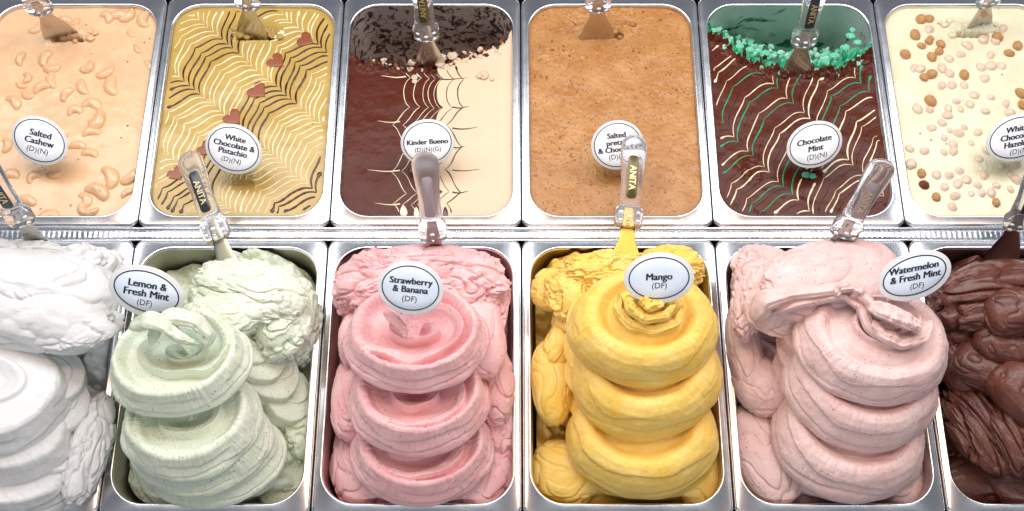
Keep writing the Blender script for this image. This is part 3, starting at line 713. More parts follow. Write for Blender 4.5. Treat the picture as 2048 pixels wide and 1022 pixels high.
spatula((1975, 6), .055, (2015, -100), .12, G8+'leaning right among the hazelnuts', Lb=.085, wb=.024, badge=None)
spatula((46, 445), .095, (-45, 310), .118, G8+'cut by the left edge, stuck in the white gelato', Lb=.075, wb=.020)
spatula((437, 478), .075, (374, 304), .124, G8+'leaning left with a black badge, in the pale green gelato', (.46, .47, .36), Lb=.085, wb=.022)
spatula((867, 478), .085, (848, 304), .118, 'frosted handled spatula in the pink strawberry gelato', (.56, .36, .36), Lb=.065, wb=.022, handle='frost', badge='badge_grey', lettering=False)
spatula((1256, 455), .075, (1270, 270), .124, G8+'with a gold brown badge in the yellow mango gelato', (.42, .27, .06), Lb=.08, wb=.027, badge='badge_gold')
spatula((1685, 470), .115, (1772, 320), .118, G8+'leaning right over the pale pink gelato', Lb=.06, wb=.02, badge='badge_grey')
spatula((2030, 452), .085, (2085, 330), .118, G8+'cut by the right edge, stuck in the dark chocolate gelato', (.40, .31, .28), Lb=.09, wb=.027, badge='badge_black')
# ------------------------------------------------------------------ piled gelato of the front row
def frame(px, py, z, tx, ty, rz=0):
    """origin at a photo point of height z; tx > 0 leans the top away from the viewer, ty > 0 leans it to the right"""
    c = W(px, py, z)
    m = Matrix.Rotation(R(ty), 3, 'Y')@Matrix.Rotation(R(-tx), 3, 'X')@Matrix.Rotation(R(rz), 3, 'Z')
    return np.array(c), np.array(m), 1.0/ppm(c)
def oval(x, y, cx, cy, a, asp, spiral=0.0, ang0=0.0):
    dx, dy = x-cx, (y-cy)/asp
    th = np.arctan2(dy, dx)-ang0; th = (th+math.pi) % (2*math.pi)-math.pi
    return np.hypot(dx, dy)-a*(1+spiral*th/math.pi)
def lip(x, y, cx, cy, a, asp, h, w, floor, spiral=0.0, ang0=0.0):
    """a ribbon folded inward: rises by h just inside the oval, thin crest of width w, then sinks into a bowl"""
    d = oval(x, y, cx, cy, a, asp, spiral, ang0)
    return h*ss(.035, -.02, d)-floor*ss(-w, -w-.38*a, d)-h*.55*ss(-w*.5, -w*1.5, d)
def coil(mb, px, py, z, Rpx, ry=.8, Hpx=52, tx=16, ty=0, lips=(), seed=0, crimp=1.0, ledge=.4, dome=.10, groove=None, nphi=300, nt=110, wob=.035, rz=0, lines=1.0, soft=0.0, dish=0.0, dc=(0.03, 0.08), dr=.80, spi=None):
    """one thick round slab of spatula-turned gelato: rounded wall, soft top, folded lips on the top"""
    c, m, s = frame(px, py, z, tx, ty, rz); R_ = Rpx*s; H = Hpx*s
    ph = np.linspace(-math.pi, math.pi, nphi, endpoint=False)
    t = np.linspace(0, 1, nt); PH, T = np.meshgrid(ph, t, indexing='ij')
    rw = 1+wob*perlin(np.cos(PH)*1.1, np.sin(PH)*1.1, seed*3.1)+wob*.5*perlin(np.cos(PH)*2.6, np.sin(PH)*2.6, seed*1.7+9)
    top = T < .60
    a = np.clip((T-.60)/.40, 0, 1)
    C1 = np.array([[0, .80, 0], [.05, .825, -.015], [.12, .85, -.06], [.62, .965, -.60], [.76, .992, -.76], [.84, 1.0, -.86], [.89, .985, -.95], [.94, .93, -1.0], [1, .55, -1.06]])
    C2 = np.array([[0, .66, 0], [.14, .78, -.03], [.28, .87, -.12], [.45, .945, -.30], [.60, .985, -.50], [.74, 1.0, -.70], [.84, .99, -.86], [.91, .955, -.97], [1, .6, -1.05]])
    ar = np.linspace(0, 1, 400); pr = (1-soft)*np.interp(ar, C1[:, 0], C1[:, 1])+soft*np.interp(ar, C2[:, 0], C2[:, 1])
    pz = (1-soft)*np.interp(ar, C1[:, 0], C1[:, 2])+soft*np.interp(ar, C2[:, 0], C2[:, 2])
    ker = np.hanning(25); ker /= ker.sum(); pr = np.convolve(np.pad(pr, 12, mode='reflect', reflect_type='odd'), ker, 'valid'); pz = np.convolve(np.pad(pz, 12, mode='reflect', reflect_type='odd'), ker, 'valid')
    wz = a+.05*perlin(np.cos(PH)*1.6, np.sin(PH)*1.6, seed+.3)*np.sin(a*math.pi)
    rr = np.where(top, pr[0]*np.clip(T/.60, 0, 1), np.interp(wz, ar, pr))*R_
    # a second ledge on the wall where the ribbon folds over itself
    for lk, (l0, la) in enumerate(((.42, .045), (.68, .035))):
        lw = l0+.16*perlin(np.cos(PH)*1.3, np.sin(PH)*1.3, seed+.9+lk*3)+.015*perlin(np.cos(PH)*9, np.sin(PH)*9, seed+lk)
        rr = rr-ledge*la*1.6*R_*(ss(lw-.06, lw-.015, a)-ss(lw-.01, lw+.30, a))*ss(-.2, .3, perlin(np.cos(PH)*.9, np.sin(PH)*.9, seed+5.9+lk*2)+.25)
    rr = rr+ledge*.05*R_*(ss(lw-.02, lw+.05, a)-ss(lw+.05, lw+.5, a))*ss(-.1, .4, perlin(np.cos(PH)*.9, np.sin(PH)*.9, seed+5.9)+.25)
    zz = np.where(top, 0, np.interp(wz, ar, pz)*H)
    x, y = rr*np.cos(PH)*rw, rr*np.sin(PH)*rw*ry
    u, v = x/R_, y/(R_*ry); rho = np.hypot(u, v)
    hz_ = dome*R_*(1-((rho-.62)/.5)**2)*(1-a)
    if dish:
        dd = oval(u, v, dc[0], dc[1], dr, 1.0)
        hz_ = hz_-dish*R_*ss(.02, -.17, dd)*(1-ss(0, .3, a))
    if spi:                                            # one ribbon wound inward: (cx, cy, pitch, phase, amp, bowl, direction, squash)
        sx, sy, pit, pha, amp, bowl, dr_, sq = spi
        du, dv = u-sx*(1-ss(.4, .85, rho)), v-sy*(1-ss(.4, .85, rho)); rs_ = np.hypot(du, dv/sq**(1-ss(.3, .85, rho))); th = np.arctan2(dv, du)
        wv_ = .06*perlin(du*2.2, dv*2.2, seed*1.3, 8)
        f = (rs_+wv_)/pit-dr_*th/(2*math.pi)+pha; f = f-np.floor(f)
        g = .75*f**1.4+.25*ss(.45, .7, f); g = g*(1-ss(.90, .985, f))
        g = g*ss(.02, .16, rs_)
        hs = amp*(g-.8)*R_-bowl*R_*np.clip(1-rs_/.8, 0, 1)**.9
        hz_ = hz_+hs*(1-ss(.66, .81, rho))*(1-ss(0, .2, a))
    for l in lips: hz_ = hz_+R_*lip(u, v, *l)*(1-ss(0, .5, a))*ss(.0, .02, 1.02-rho)
    if groove: hz_ = hz_-groove[2]*R_*np.exp(-((rho-groove[0])/groove[1])**2)*(1-a)
    zz = zz+hz_
    # turning lines (concentric), and the fine crimps that run across them
    thw = PH+.25*perlin(np.cos(PH)*2, np.sin(PH)*2, seed)
    lin = perlin(rho*34+PH*.5/math.pi, thw*.9, seed+.5, 2)+.5*perlin(rho*80, thw*1.3, seed+4.5, 3)
    cr = perlin(thw*17, rho*5-a*2, seed+1.5, 4)+.6*perlin(thw*38, rho*7-a*3, seed+2.5, 5)
    edge = np.exp(-((rho-.74)/.12)**2)+.3*(rho > .74)*(a < .2)
    zz = zz+(lines*.0026*lin*(1-a)+crimp*.014*cr*edge*(1-.3*a))*R_
    bul = (crimp*.007*cr*ss(.0, .25, a)*(1-ss(.55, .8, a))+.0018*lines*perlin(a*9+perlin(thw, a, seed), thw*1.2, seed+7, 6)*(a > 0)+.004*fbm(thw*6, a*2.5, seed, 3, 16)*(a > 0))*R_
    x = x+bul*np.cos(PH); y = y+bul*np.sin(PH)
    g = .008*R_*fbm(x/R_*6, y/R_*6, zz/R_*6, 4, seed+11)
    zz = zz+g; x = x+g*np.cos(PH)*(a > 0)
    Pm = np.stack([x, y, zz], -1)@m.T+c
    mb.grid(Pm, cu=True)
def lump(mb, px, py, z, ax_, ay_, az_, rot=0, tx=0, ty=0, seed=0, fold=.18, fs=1.6, fine=.05, n=130, mm=90, stretch=(1, 1), power=2.0, crease=1.0, ruf=1.0):
    """a torn or folded mass: an ellipsoid cut by warped creases"""
    c, m, s = frame(px, py, z, tx, ty, rot); A = np.array([ax_, ay_, az_])*s
    ph = np.linspace(0, 2*math.pi, n, endpoint=False); th = np.linspace(.001, math.pi*.80, mm); PH, TT = np.meshgrid(ph, th, indexing='ij')
    def sp(c_): return np.sign(c_)*np.abs(c_)**(2/power)
    x, y, zz = sp(np.cos(PH))*sp(np.sin(TT)), sp(np.sin(PH))*sp(np.sin(TT)), np.cos(TT)
    wx = x*stretch[0]; wy = y*stretch[1]
    q = [perlin(wx*fs*.8, wy*fs*.8, zz*fs*.8, seed+i) for i in (1, 2, 3)]
    r1 = 1-np.abs(perlin(wx*fs+q[0]*.9, wy*fs+q[1]*.9, zz*fs+q[2]*.9, seed+5))*2.2
    r2 = 1-np.abs(perlin(wx*fs*2.3+q[1]*1.3, wy*fs*2.3+q[0]*1.3, zz*fs*2.3, seed+6))*2.2
    msk = ss(-.25, .45, perlin(wx*1.3, wy*1.3, zz*1.3, seed+12)+.1)
    r3 = perlin(wx*fs*3+q[2]*2.5, wy*fs*3+q[0]*2.5, zz*fs*3, seed+14)
    step = ss(-.05, .12, r1-.55)                                   # torn plates: one side of a crease stands proud
    d = fold*(.55*perlin(wx*fs*.7, wy*fs*.7, zz*fs*.7, seed+8)-.8*np.clip(r1, 0, 1)**5*crease-.35*ruf*msk*np.clip(r2, 0, 1)**5*crease+.30*ss(-.04, .06, q[1]+.15*r3)+.22*ruf*msk*ss(-.05, .05, r3))+fine*(.25+.75*msk*ruf)*fbm(wx*5, wy*5, zz*5, 4, seed+9)
    k = 1+d
    mb.grid((np.stack([x*k, y*k, zz*k], -1)*A)@m.T+c, cu=True)
def ribbon(mb, pts, wid, thick=.006, n=90, curl=.5, seed=0, lift=.0, prof_n=26):
    """a folded band laid along 3-D photo points (px, py, z) with half width in px: crest on one side"""
    P_ = np.array([W(a, b, c) for a, b, c in pts]); k = np.linspace(0, 1, len(P_)); t = np.linspace(0, 1, n)
    # smooth interpolation (Catmull-Rom through a dense resample)
    def sm(v):
        out = np.interp(t, k, v)
        for _ in range(max(2, n//len(P_)//2)): out[1:-1] = (out[:-2]+2*out[1:-1]+out[2:])/4
        return out
    C = np.stack([sm(P_[:, i]) for i in range(3)], 1); w_ = np.interp(t, np.linspace(0, 1, len(wid)), wid)/ppm(P_[0])
    d = np.gradient(C, axis=0); d /= np.linalg.norm(d, axis=1)[:, None]
    vw = CAM-C; vw /= np.linalg.norm(vw, axis=1)[:, None]; up = vw*.5+np.array([0, 0, .5]); 
    sd = np.cross(d, up); sd /= np.linalg.norm(sd, axis=1)[:, None]; up = np.cross(sd, d)
    a = np.linspace(-math.pi*.15, math.pi*1.15, prof_n)
    T, A = np.meshgrid(t, a, indexing='ij')
    nz = fbm(T*7, A*.7, seed, 3, seed); e = np.sqrt(np.clip(np.minimum(T, 1-T)*9, 0, 1))[..., None]
    cs = np.sign(np.cos(A))*np.abs(np.cos(A))**.8
    off = sd[:, None, :]*(w_[:, None]*cs*(1+.08*nz))[..., None]*e+up[:, None, :]*((thick*(np.sin(A)+curl*np.cos(A)*.8+.25*nz)+.25*thick*perlin(A*5, T*2.2, seed, 3)))[..., None]*e
    mb.grid(C[:, None, :]+off)
def bed(mb, key, zf, nx=170, ny=240):
    cx, cy, hx, hy = PAN[key]; s = np.linspace(-1, 1, nx); t = np.linspace(-1, 1, ny); r = RI
    yy = t*(hy-.006); e = np.clip(np.abs(yy)-(hy-.006-r), 0, r); half = hx-.006-r+np.sqrt(np.maximum(r*r-e*e, 1e-9))
    X = cx+s[None, :]*half[:, None]; Y = cy+np.repeat(yy[:, None], nx, 1); px, py = proj(X, Y, -.02)
    mb.grid(np.stack([X, Y, zf(X, Y, px, py)], -1), flip=True)
def ridged(X, Y, f, seed, warp=.6, sx=1.0, sy=1.0):
    a = perlin(X*f*.7, Y*f*.7, 0, seed); b = perlin(X*f*.7, Y*f*.7, 3, seed+1)
    return 1-np.abs(perlin(X*f*sx+a*warp, Y*f*sy+b*warp, 0, seed+2))*2
def mess(X, Y, f, seed, o=3):
    s = 0; a = 1
    for i in range(o): s = s+a*(1-ridged(X, Y, f*2**i, seed+7*i, .9)); a *= .5
    return s*.5
def cap(px, py, cx, cy, rx, ry, k=2.0):
    return np.sqrt(np.clip(1-(np.abs((px-cx)/rx)**k+np.abs((py-cy)/ry)**k), 0, 1))

def finish(name, key, mb, m_, label):
    root = gather_root(name, key, label)
    return root, mb
# --- white
M['wht'] = gelato_mat('white_gelato', (.67, .67, .665), (.73, .73, .73), .36, sss=.10, bumpk=.8)
rt, mb = finish('white_gelato', (1, 0), MB(), None, 'white gelato piled over the pan at the left edge of the picture')
bed(mb, (1, 0), lambda X, Y, px, py: -.045+.022*mess(X, Y, 22, 101)+.05*cap(px, py, 100, 620, 150, 170)+.02*cap(px, py, 170, 850, 60, 200))
put_in('gelato_bed', mb.mesh('gelato_bed'), M['wht'], rt)
mb = MB()
lump(mb, 62, 600, .075, 175, 108, 70, -6, 8, 0, 3, .10, 0.93, 0.021, 200, 130, power=2.6)
lump(mb, 150, 560, .055, 90, 66, 60, 20, 0, 0, 5, .22, 1.36, 0.030, 160, 110)
lump(mb, 30, 520, .055, 120, 36, 40, 0, 0, 0, 6, .3, 1.61, 0.042, 160, 90)
lump(mb, 150, 660, .085, 90, 52, 34, 10, 10, 0, 4, .2, 1.36, 0.036, 160, 100)
put_each('torn_fold', mb, M['wht'], rt)
for (x, y, z, r, ry, s, H) in [(-12, 930, .035, 170, .62, 14, 60), (-22, 855, .06, 172, .66, 12, 62), (-42, 770, .09, 176, .8, 11, 66)]:
    mb = MB(); coil(mb, x, y, z, r, ry, H, 14, 12, [(0, 0, .5, .8, .05, .1, .04, .3)], s, .5, .5, .06, wob=.05)
    put_in('coil', mb.mesh('coil'), M['wht'], rt)
mb = MB()
for i, (x, y, z, r, H) in enumerate([(112, 880, .03, 82, 46), (108, 800, .045, 84, 42), (100, 745, .06, 80, 40)]):
    coil(mb, x, y, z, r, .95, H, 6, 30, [(0, 0, .5, .8, .05, .1, .03, .2)], 31+i, .4, .4, .06, nphi=200, nt=80)
lump(mb, 175, 900, .01, 42, 110, 42, -8, 0, 0, 33, .20, 1.36, 0.042)
put_each('side_fold', mb, M['wht'], rt)

# --- lemon mint
M['lem'] = gelato_mat('pale_green_gelato', (.68, .76, .58), (.77, .80, .68), .42, (.05, .065, .035), 480, .78, sss=.12, bumpk=1.0)
rt, mb = finish('pale_green_gelato', (1, 1), MB(), None, 'pale green gelato with dark flecks turned into a tall stack leaning left')
def z_lem(X, Y, px, py):
    return -.055+.028*mess(X, Y, 20, 111)+.07*cap(px, py, 500, 610, 130, 120)*(1+.25*mess(X, Y, 45, 115))
bed(mb, (1, 1), z_lem); put_in('gelato_bed', mb.mesh('gelato_bed'), M['lem'], rt)
mb = MB()
lump(mb, 500, 590, .060, 118, 70, 50, -12, 0, 0, 41, .16, 1.49, 0.048, 240, 150, stretch=(1, 1.4))
lump(mb, 440, 640, .075, 90, 50, 40, 10, 0, 0, 42, .2, 1.61, 0.054, 180, 110)
lump(mb, 560, 660, .045, 60, 60, 44, 0, 0, 0, 43, .28, 1.49, 0.048, 160, 110)
lump(mb, 596, 640, .0, 44, 90, 50, 0, 0, 0, 44, .3, 1.49, 0.048, 160, 110)
put_each('torn_fold', mb, M['lem'], rt)
mb = MB()
for i, (x, y, z, r, H, tx, ty) in enumerate([(575, 960, -.04, 75, 40, 0, 5), (560, 860, -.025, 74, 44, 0, 24), (580, 790, -.005, 62, 50, 4, 34), (545, 740, .02, 70, 44, 2, 34), (525, 705, .04, 66, 40, 2, 36), (505, 675, .055, 60, 36, 2, 38)]):
    coil(mb, x, y, z, r, 1.05, H, tx, ty, [(.1, .1, .5, .8, .06, .12, .05, .25)], 51+i, .8, .4, .05, nphi=200, nt=80, wob=.06)
lump(mb, 600, 860, -.035, 38, 60, 30, 10, 0, 0, 46, .3, 1.36, 0.036)
put_each('side_fold', mb, M['lem'], rt)
for (x, y, z, r, ry, H, s, tx, ty, sp_) in [
    (405, 912, -.005, 148, .68, 56, 61, 12, -3, (0, 0, .36, .3, .08, .06, 1, .9)),
    (415, 892, .018, 148, .76, 54, 62, 14, -6, (0, 0, .36, .2, .10, .08, 1, .9)),
    (390, 868, .045, 150, .76, 54, 63, 14, -6, (0, 0, .36, .5, .12, .10, 1, .9)),
    (371, 820, .075, 143, .92, 62, 64, 15, -4, (-.04, -.04, .40, .62, .16, .04, 1, .85)),
    (346, 700, .115, 148, .84, 62, 65, 13, -4, (.06, .10, .34, .80, .19, .16, 1, .75))]:
    mb = MB(); coil(mb, x, y, z, r, ry, H, tx, ty, (), s, 1.3, .6, .02, nphi=380, nt=180, spi=sp_)
    put_in('coil', mb.mesh('coil'), M['lem'], rt)
mb = MB()
ribbon(mb, [(300, 690, .118), (315, 652, .135), (345, 632, .15), (390, 640, .145), (420, 668, .13), (412, 700, .12)], [10, 16, 20, 18, 12, 8], .010, 90, .7, 3)
ribbon(mb, [(262, 655, .125), (300, 640, .15), (330, 650, .155), (360, 676, .145), (400, 690, .13)], [14, 20, 16, 12, 5], .010, 90, .5, 5)
put_in('curl', mb.mesh('curl'), M['lem'], rt)

# --- strawberry
M['str'] = gelato_mat('pink_gelato', (.83, .44, .45), (.87, .56, .56), .42, (.28, .06, .05), 440, .90, sss=.15, bumpk=1.0)
rt, mb = finish('pink_gelato', (1, 2), MB(), None, 'pink strawberry gelato turned into a stack of thick coils')
bed(mb, (1, 2), lambda X, Y, px, py: -.05+.03*mess(X, Y, 20, 121)+.055*cap(px, py, 840, 560, 175, 130))
put_in('gelato_bed', mb.mesh('gelato_bed'), M['str'], rt)
mb = MB()
lump(mb, 760, 560, .055, 95, 62, 48, 8, 0, 0, 71, .22, 1.43, 0.048, 200, 130, stretch=(1, 1.3))
lump(mb, 925, 560, .055, 92, 66, 46, -12, 0, 0, 72, .24, 1.49, 0.048, 200, 130, stretch=(1, 1.6))
lump(mb, 845, 535, .065, 120, 45, 40, 0, 0, 0, 73, .2, 1.55, 0.054, 200, 120)
lump(mb, 706, 590, .03, 36, 46, 36, 0, 0, 0, 74, .28, 1.24, 0.048)
lump(mb, 985, 600, .03, 36, 66, 44, 0, 0, 0, 75, .3, 1.36, 0.048, 150, 110)
put_each('torn_fold', mb, M['str'], rt)
mb = MB()
for i, (x, y, z, ax, ay, az, rot, tx, ty, fo) in enumerate([(722, 940, -.03, 58, 78, 40, 20, 4, -8, .14), (706, 800, .0, 42, 88, 44, 0, 4, -10, .12), (985, 770, .0, 42, 88, 44, 4, 4, 10, .16),
        (975, 930, -.03, 60, 100, 38, -22, 4, 8, .16), (712, 680, .03, 36, 56, 40, 0, 4, -8, .12), (960, 670, .05, 52, 90, 40, 6, 4, 14, .08), (1000, 850, -.02, 36, 60, 36, 0, 0, 0, .22)]):
    lump(mb, x, y, z, ax, ay, az, rot, tx, ty, 81+i, fo*1.1, 1.05, .022, 170, 120, power=2.3, ruf=.6, crease=.8)
put_each('side_fold', mb, M['str'], rt)
for (x, y, z, r, ry, H, s, tx, ty, sp_) in [
    (848, 918, -.005, 142, .68, 60, 91, 12, 2, (0, 0, .36, .3, .08, .06, -1, .9)),
    (842, 874, .035, 149, .84, 64, 92, 14, 1, (-.06, -.06, .40, .42, .18, .02, -1, .9)),
    (836, 768, .075, 144, .92, 68, 93, 17, 1, (.04, -.08, .42, .38, .20, .04, -1, .9)),
    (828, 650, .115, 149, .84, 64, 94, 16, 0, (.08, .06, .40, .38, .22, .17, -1, .85))]:
    mb = MB(); coil(mb, x, y, z, r, ry, H, tx, ty, (), s, 1.5, .5, .02, nphi=380, nt=180, spi=sp_)
    put_in('coil', mb.mesh('coil'), M['str'], rt)

mb = MB(); ribbon(mb, [(770, 622, .118), (790, 640, .125), (806, 656, .122), (812, 676, .115)], [8, 12, 9, 4], .008, 100, .5, 96, prof_n=34); put_in('curl', mb.mesh('curl'), M['str'], rt)
# --- mango
M['man'] = gelato_mat('mango_gelato', (.90, .57, .10), (.92, .68, .22), .36, sss=.14, bumpk=.8)
rt, mb = finish('mango_gelato', (1, 3), MB(), None, 'yellow mango gelato turned into a tall smooth stack')
bed(mb, (1, 3), lambda X, Y, px, py: -.055+.026*mess(X, Y, 18, 131)+.055*cap(px, py, 1240, 560, 165, 120))
put_in('gelato_bed', mb.mesh('gelato_bed'), M['man'], rt)
mb = MB()
lump(mb, 1220, 545, .055, 105, 44, 44, 4, 0, 0, 101, .2, 1.61, 0.078, 220, 140, stretch=(1.5, 1.5))
lump(mb, 1336, 540, .045, 70, 50, 44, 0, 0, 0, 102, .2, 1.49, 0.072, 180, 120)
lump(mb, 1145, 590, .045, 50, 55, 40, 0, 0, 0, 103, .3, 1.36, 0.054, 160, 110)
lump(mb, 1140, 640, .02, 34, 70, 40, 0, 0, 0, 104, .35, 1.49, 0.048, 150, 110)
put_each('torn_fold', mb, M['man'], rt)
mb = MB()
for i, (x, y, z, ax, ay, az, rot, tx, ty, fo) in enumerate([(1130, 945, -.03, 75, 62, 40, -25, 4, -8, .10), (1105, 765, .0, 42, 92, 44, 4, 4, -10, .08), (1102, 580, .02, 40, 44, 30, 0, 6, -8, .14),
        (1120, 690, .01, 30, 60, 40, -20, 6, -8, .12), (1180, 985, -.045, 100, 34, 30, -12, 0, 0, .08), (1400, 930, -.035, 62, 92, 34, -12, 4, 14, .10), (1395, 985, -.045, 70, 26, 26, 10, 4, 14, .10)]):
    lump(mb, x, y, z, ax, ay, az, rot, tx, ty, 111+i, fo*1.15, 1.0, .02, 170, 120, power=2.2, ruf=.45, crease=.8)
for i, (x, y, z, r, H, tx, ty) in enumerate([(1165, 790, .015, 44, 44, 2, -34), (1166, 735, .035, 50, 40, 2, -32), (1166, 690, .06, 52, 40, 2, -30), (1172, 640, .08, 52, 40, 2, -26)]):
    coil(mb, x, y, z, r, 1.35, H, tx, ty, (), 118+i, .6, .4, .06, nphi=200, nt=80, wob=.07)
put_each('side_fold', mb, M['man'], rt)
for (x, y, z, r, ry, H, s, tx, ty, gv, lp) in [
    (1292, 895, .0, 148, .62, 70, 121, 10, -2, None, []),
    (1286, 842, .04, 155, .90, 84, 122, 12, -3, (.50, .14, .12), [(.05, .05, .36, .8, .05, .10, .05, .2, -1.57)]),
    (1294, 718, .08, 156, .93, 84, 123, 12, -3, (.50, .14, .12), [(.05, .0, .38, .8, .05, .10, .05, .2, -1.57)]),
    (1291, 632, .12, 152, .86, 76, 124, 10, 0, (.50, .10, .12), [(.10, .12, .38, .74, .12, .10, .03, .22, -1.57+.6), (.12, .14, .26, .75, .07, .05, .03, .25, -1.57+1), (.14, .16, .15, .8, .06, .04, .02, .25, -1.57-1), (.15, .18, .07, .8, .03, .03, .0, .25, -1.57)])]:
    mb = MB(); coil(mb, x, y, z, r, ry, H, tx, ty, lp, s, .55, .30, .10, gv, nphi=380, nt=150, lines=.8, soft=1.0)
    put_in('coil', mb.mesh('coil'), M['man'], rt)

for k_, (pts, wd, th_) in enumerate([([(1238, 585, .14), (1236, 620, .135), (1262, 650, .13), (1305, 660, .127), (1350, 645, .13), (1366, 610, .135)], [9, 13, 14, 14, 12, 7], .011),
        ([(1256, 590, .145), (1262, 618, .142), (1290, 636, .138), (1330, 632, .138), (1350, 606, .14)], [10, 14, 15, 13, 8], .012),
        ([(1280, 596, .15), (1300, 612, .148), (1328, 608, .148)], [10, 15, 8], .012)]):
    mb = MB(); ribbon(mb, pts, wd, th_, 130, .6, 90+k_, prof_n=34); put_in('curl', mb.mesh('curl'), M['man'], rt)
# --- watermelon
M['wat'] = gelato_mat('pale_pink_gelato', (.77, .51, .48), (.84, .63, .60), .42, (.16, .07, .05), 480, .84, sss=.13, bumpk=1.0)
rt, mb = finish('pale_pink_gelato', (1, 4), MB(), None, 'pale pink watermelon gelato with a fold draped over its tall stack')
bed(mb, (1, 4), lambda X, Y, px, py: -.055+.026*mess(X, Y, 18, 141)+.05*cap(px, py, 1600, 560, 165, 120))
put_in('gelato_bed', mb.mesh('gelato_bed'), M['wat'], rt)
mb = MB()
lump(mb, 1665, 560, .100, 142, 86, 44, 10, 4, 0, 131, .10, 0.93, 0.027, 240, 150, power=2.3)
lump(mb, 1560, 600, .075, 80, 74, 40, 30, 0, 0, 132, .16, 1.24, 0.030, 200, 130)
lump(mb, 1525, 545, .045, 62, 58, 40, 0, 0, 0, 133, .2, 1.49, 0.048, 160, 120)
lump(mb, 1495, 610, .05, 32, 70, 36, -8, 0, 0, 134, .25, 1.36, 0.036, 150, 110)
put_each('torn_fold', mb, M['wat'], rt)
for k_, (pts, wd, th_) in enumerate([([(1505, 640, .09), (1530, 600, .115), (1580, 588, .125), (1640, 582, .135), (1700, 574, .14), (1735, 600, .145), (1760, 640, .14)], [26, 24, 17, 15, 15, 14, 9], .012),
        ([(1540, 625, .10), (1590, 606, .122), (1650, 596, .13), (1690, 590, .14), (1722, 612, .14), (1738, 655, .135), (1768, 690, .125)], [14, 14, 12, 11, 13, 12, 6], .010),
        ([(1668, 592, .145), (1680, 575, .152), (1705, 572, .155), (1722, 584, .152), (1700, 594, .15)], [9, 12, 12, 11, 7], .009),
        ([(1745, 640, .14), (1765, 668, .14), (1800, 684, .135), (1840, 676, .13), (1858, 640, .125)], [10, 16, 18, 15, 8], .012),
        ([(1735, 612, .145), (1770, 622, .155), (1810, 640, .15), (1835, 655, .14)], [12, 20, 20, 8], .013)]):
    mb = MB(); ribbon(mb, pts, wd, th_, 130, .6, 60+k_, prof_n=34); put_in('draped_fold', mb.mesh('draped_fold'), M['wat'], rt)
mb = MB()
for i, (x, y, z, ax, ay, az, rot, tx, ty, fo) in enumerate([(1525, 905, -.025, 62, 110, 44, 18, 4, -8, .09), (1488, 700, .0, 36, 100, 44, 4, 4, -10, .08), (1560, 985, -.045, 110, 30, 30, -10, 0, 0, .1),
        (1800, 960, -.04, 66, 70, 34, -30, 4, 10, .12), (1520, 770, .0, 52, 70, 44, 30, 4, -14, .10)]):
    lump(mb, x, y, z, ax, ay, az, rot, tx, ty, 141+i, fo*1.15, 1.0, .02, 170, 120, power=2.2, ruf=.45, crease=.8)
for i, (x, y, z, r, H, tx, ty) in enumerate([(1560, 770, .01, 58, 60, 2, -36), (1590, 735, .035, 58, 50, 2, -34), (1602, 690, .06, 60, 44, 2, -28), (1612, 645, .08, 60, 42, 2, -18)]):
    coil(mb, x, y, z, r, 1.25, H, tx, ty, (), 149+i, .5, .3, .06, nphi=200, nt=80, wob=.07)
put_each('side_fold', mb, M['wat'], rt)
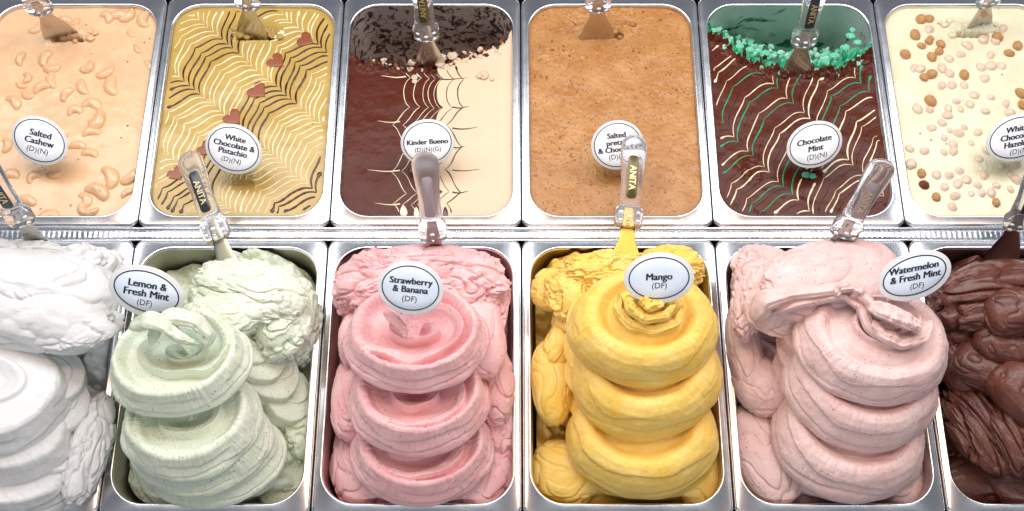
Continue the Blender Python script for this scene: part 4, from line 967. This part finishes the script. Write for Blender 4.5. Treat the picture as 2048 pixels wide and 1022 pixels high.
for (x, y, z, r, ry, H, s, tx, ty, gv, lp) in [
    (1708, 900, .0, 152, .62, 66, 151, 10, 2, None, []),
    (1712, 846, .04, 158, .90, 80, 152, 12, 4, (.5, .16, .11), [(.05, .0, .42, .8, .04, .10, .05, .2, -1.57)]),
    (1736, 746, .08, 157, .91, 78, 153, 12, 5, (.5, .16, .11), [(.05, .0, .42, .8, .04, .10, .05, .2, -1.57)]),
    (1759, 664, .12, 159, .86, 70, 154, 9, 4, (.62, .10, .07), [(.06, .08, .50, .78, .10, .08, .05, .2, -1.57+.7), (.12, .12, .34, .78, .07, .05, .06, .25, -1.57), (.16, .16, .2, .8, .05, .05, .0, .25, -1.57+1)])]:
    mb = MB(); coil(mb, x, y, z, r, ry, H, tx, ty, lp, s, .6, .45, .09, gv, nphi=380, nt=150, lines=1.2, soft=.7)
    put_in('coil', mb.mesh('coil'), M['wat'], rt)

# --- dark chocolate
M['cho'] = gelato_mat('dark_chocolate_gelato', (.105, .030, .020), (.165, .052, .034), .24, spec=.42, coat=.2, sss=.03, bumpk=1.3)
rt, mb = finish('dark_chocolate_gelato', (1, 5), MB(), None, 'dark chocolate gelato in glossy folds, cut by the right edge of the picture')
bed(mb, (1, 5), lambda X, Y, px, py: -.05+.03*mess(X, Y, 18, 151)+.03*cap(px, py, 2030, 600, 165, 120))
put_in('gelato_bed', mb.mesh('gelato_bed'), M['cho'], rt)
mb = MB()
lump(mb, 1990, 590, .050, 120, 70, 50, 14, 0, 0, 161, .24, .95, 0.018, 260, 150, stretch=(.6, 1.7), ruf=.5)
lump(mb, 1915, 620, .02, 60, 80, 44, -10, 0, 0, 162, .28, 1.24, 0.036, 160, 110)
put_each('torn_fold', mb, M['cho'], rt)
mb = MB()
for i, (x, y, z, ax, ay, az, rot, tx, ty, fo, pw) in enumerate([(2010, 690, .04, 66, 50, 44, -18, 10, 0, .08, 3.2), (2025, 625, .07, 60, 50, 44, 10, 10, 0, .08, 2.8), (1965, 730, .02, 62, 56, 44, -26, 14, 0, .07, 3.4),
        (1915, 720, .0, 40, 80, 44, 6, 4, -8, .08, 2.4), (2045, 790, .04, 56, 76, 50, 30, 4, 0, .10, 3), (1960, 960, -.045, 100, 56, 34, 10, 0, 0, .14, 2.3), (2040, 950, -.03, 70, 80, 40, 20, 0, 0, .12, 2.3)]):
    lump(mb, x, y, z, ax, ay, az, rot, tx, ty, 171+i, fo, .9, .015, 150, 110, power=pw, ruf=.25)
lump(mb, 1965, 860, .0, 66, 96, 46, 24, 8, -6, 186, .26, 1.0, .018, 260, 150, stretch=(3.0, .35), ruf=.5)
lump(mb, 2035, 880, .02, 50, 90, 46, 20, 8, -6, 187, .26, 1.0, .018, 220, 150, stretch=(3.0, .35), ruf=.5)
put_each('side_fold', mb, M['cho'], rt)
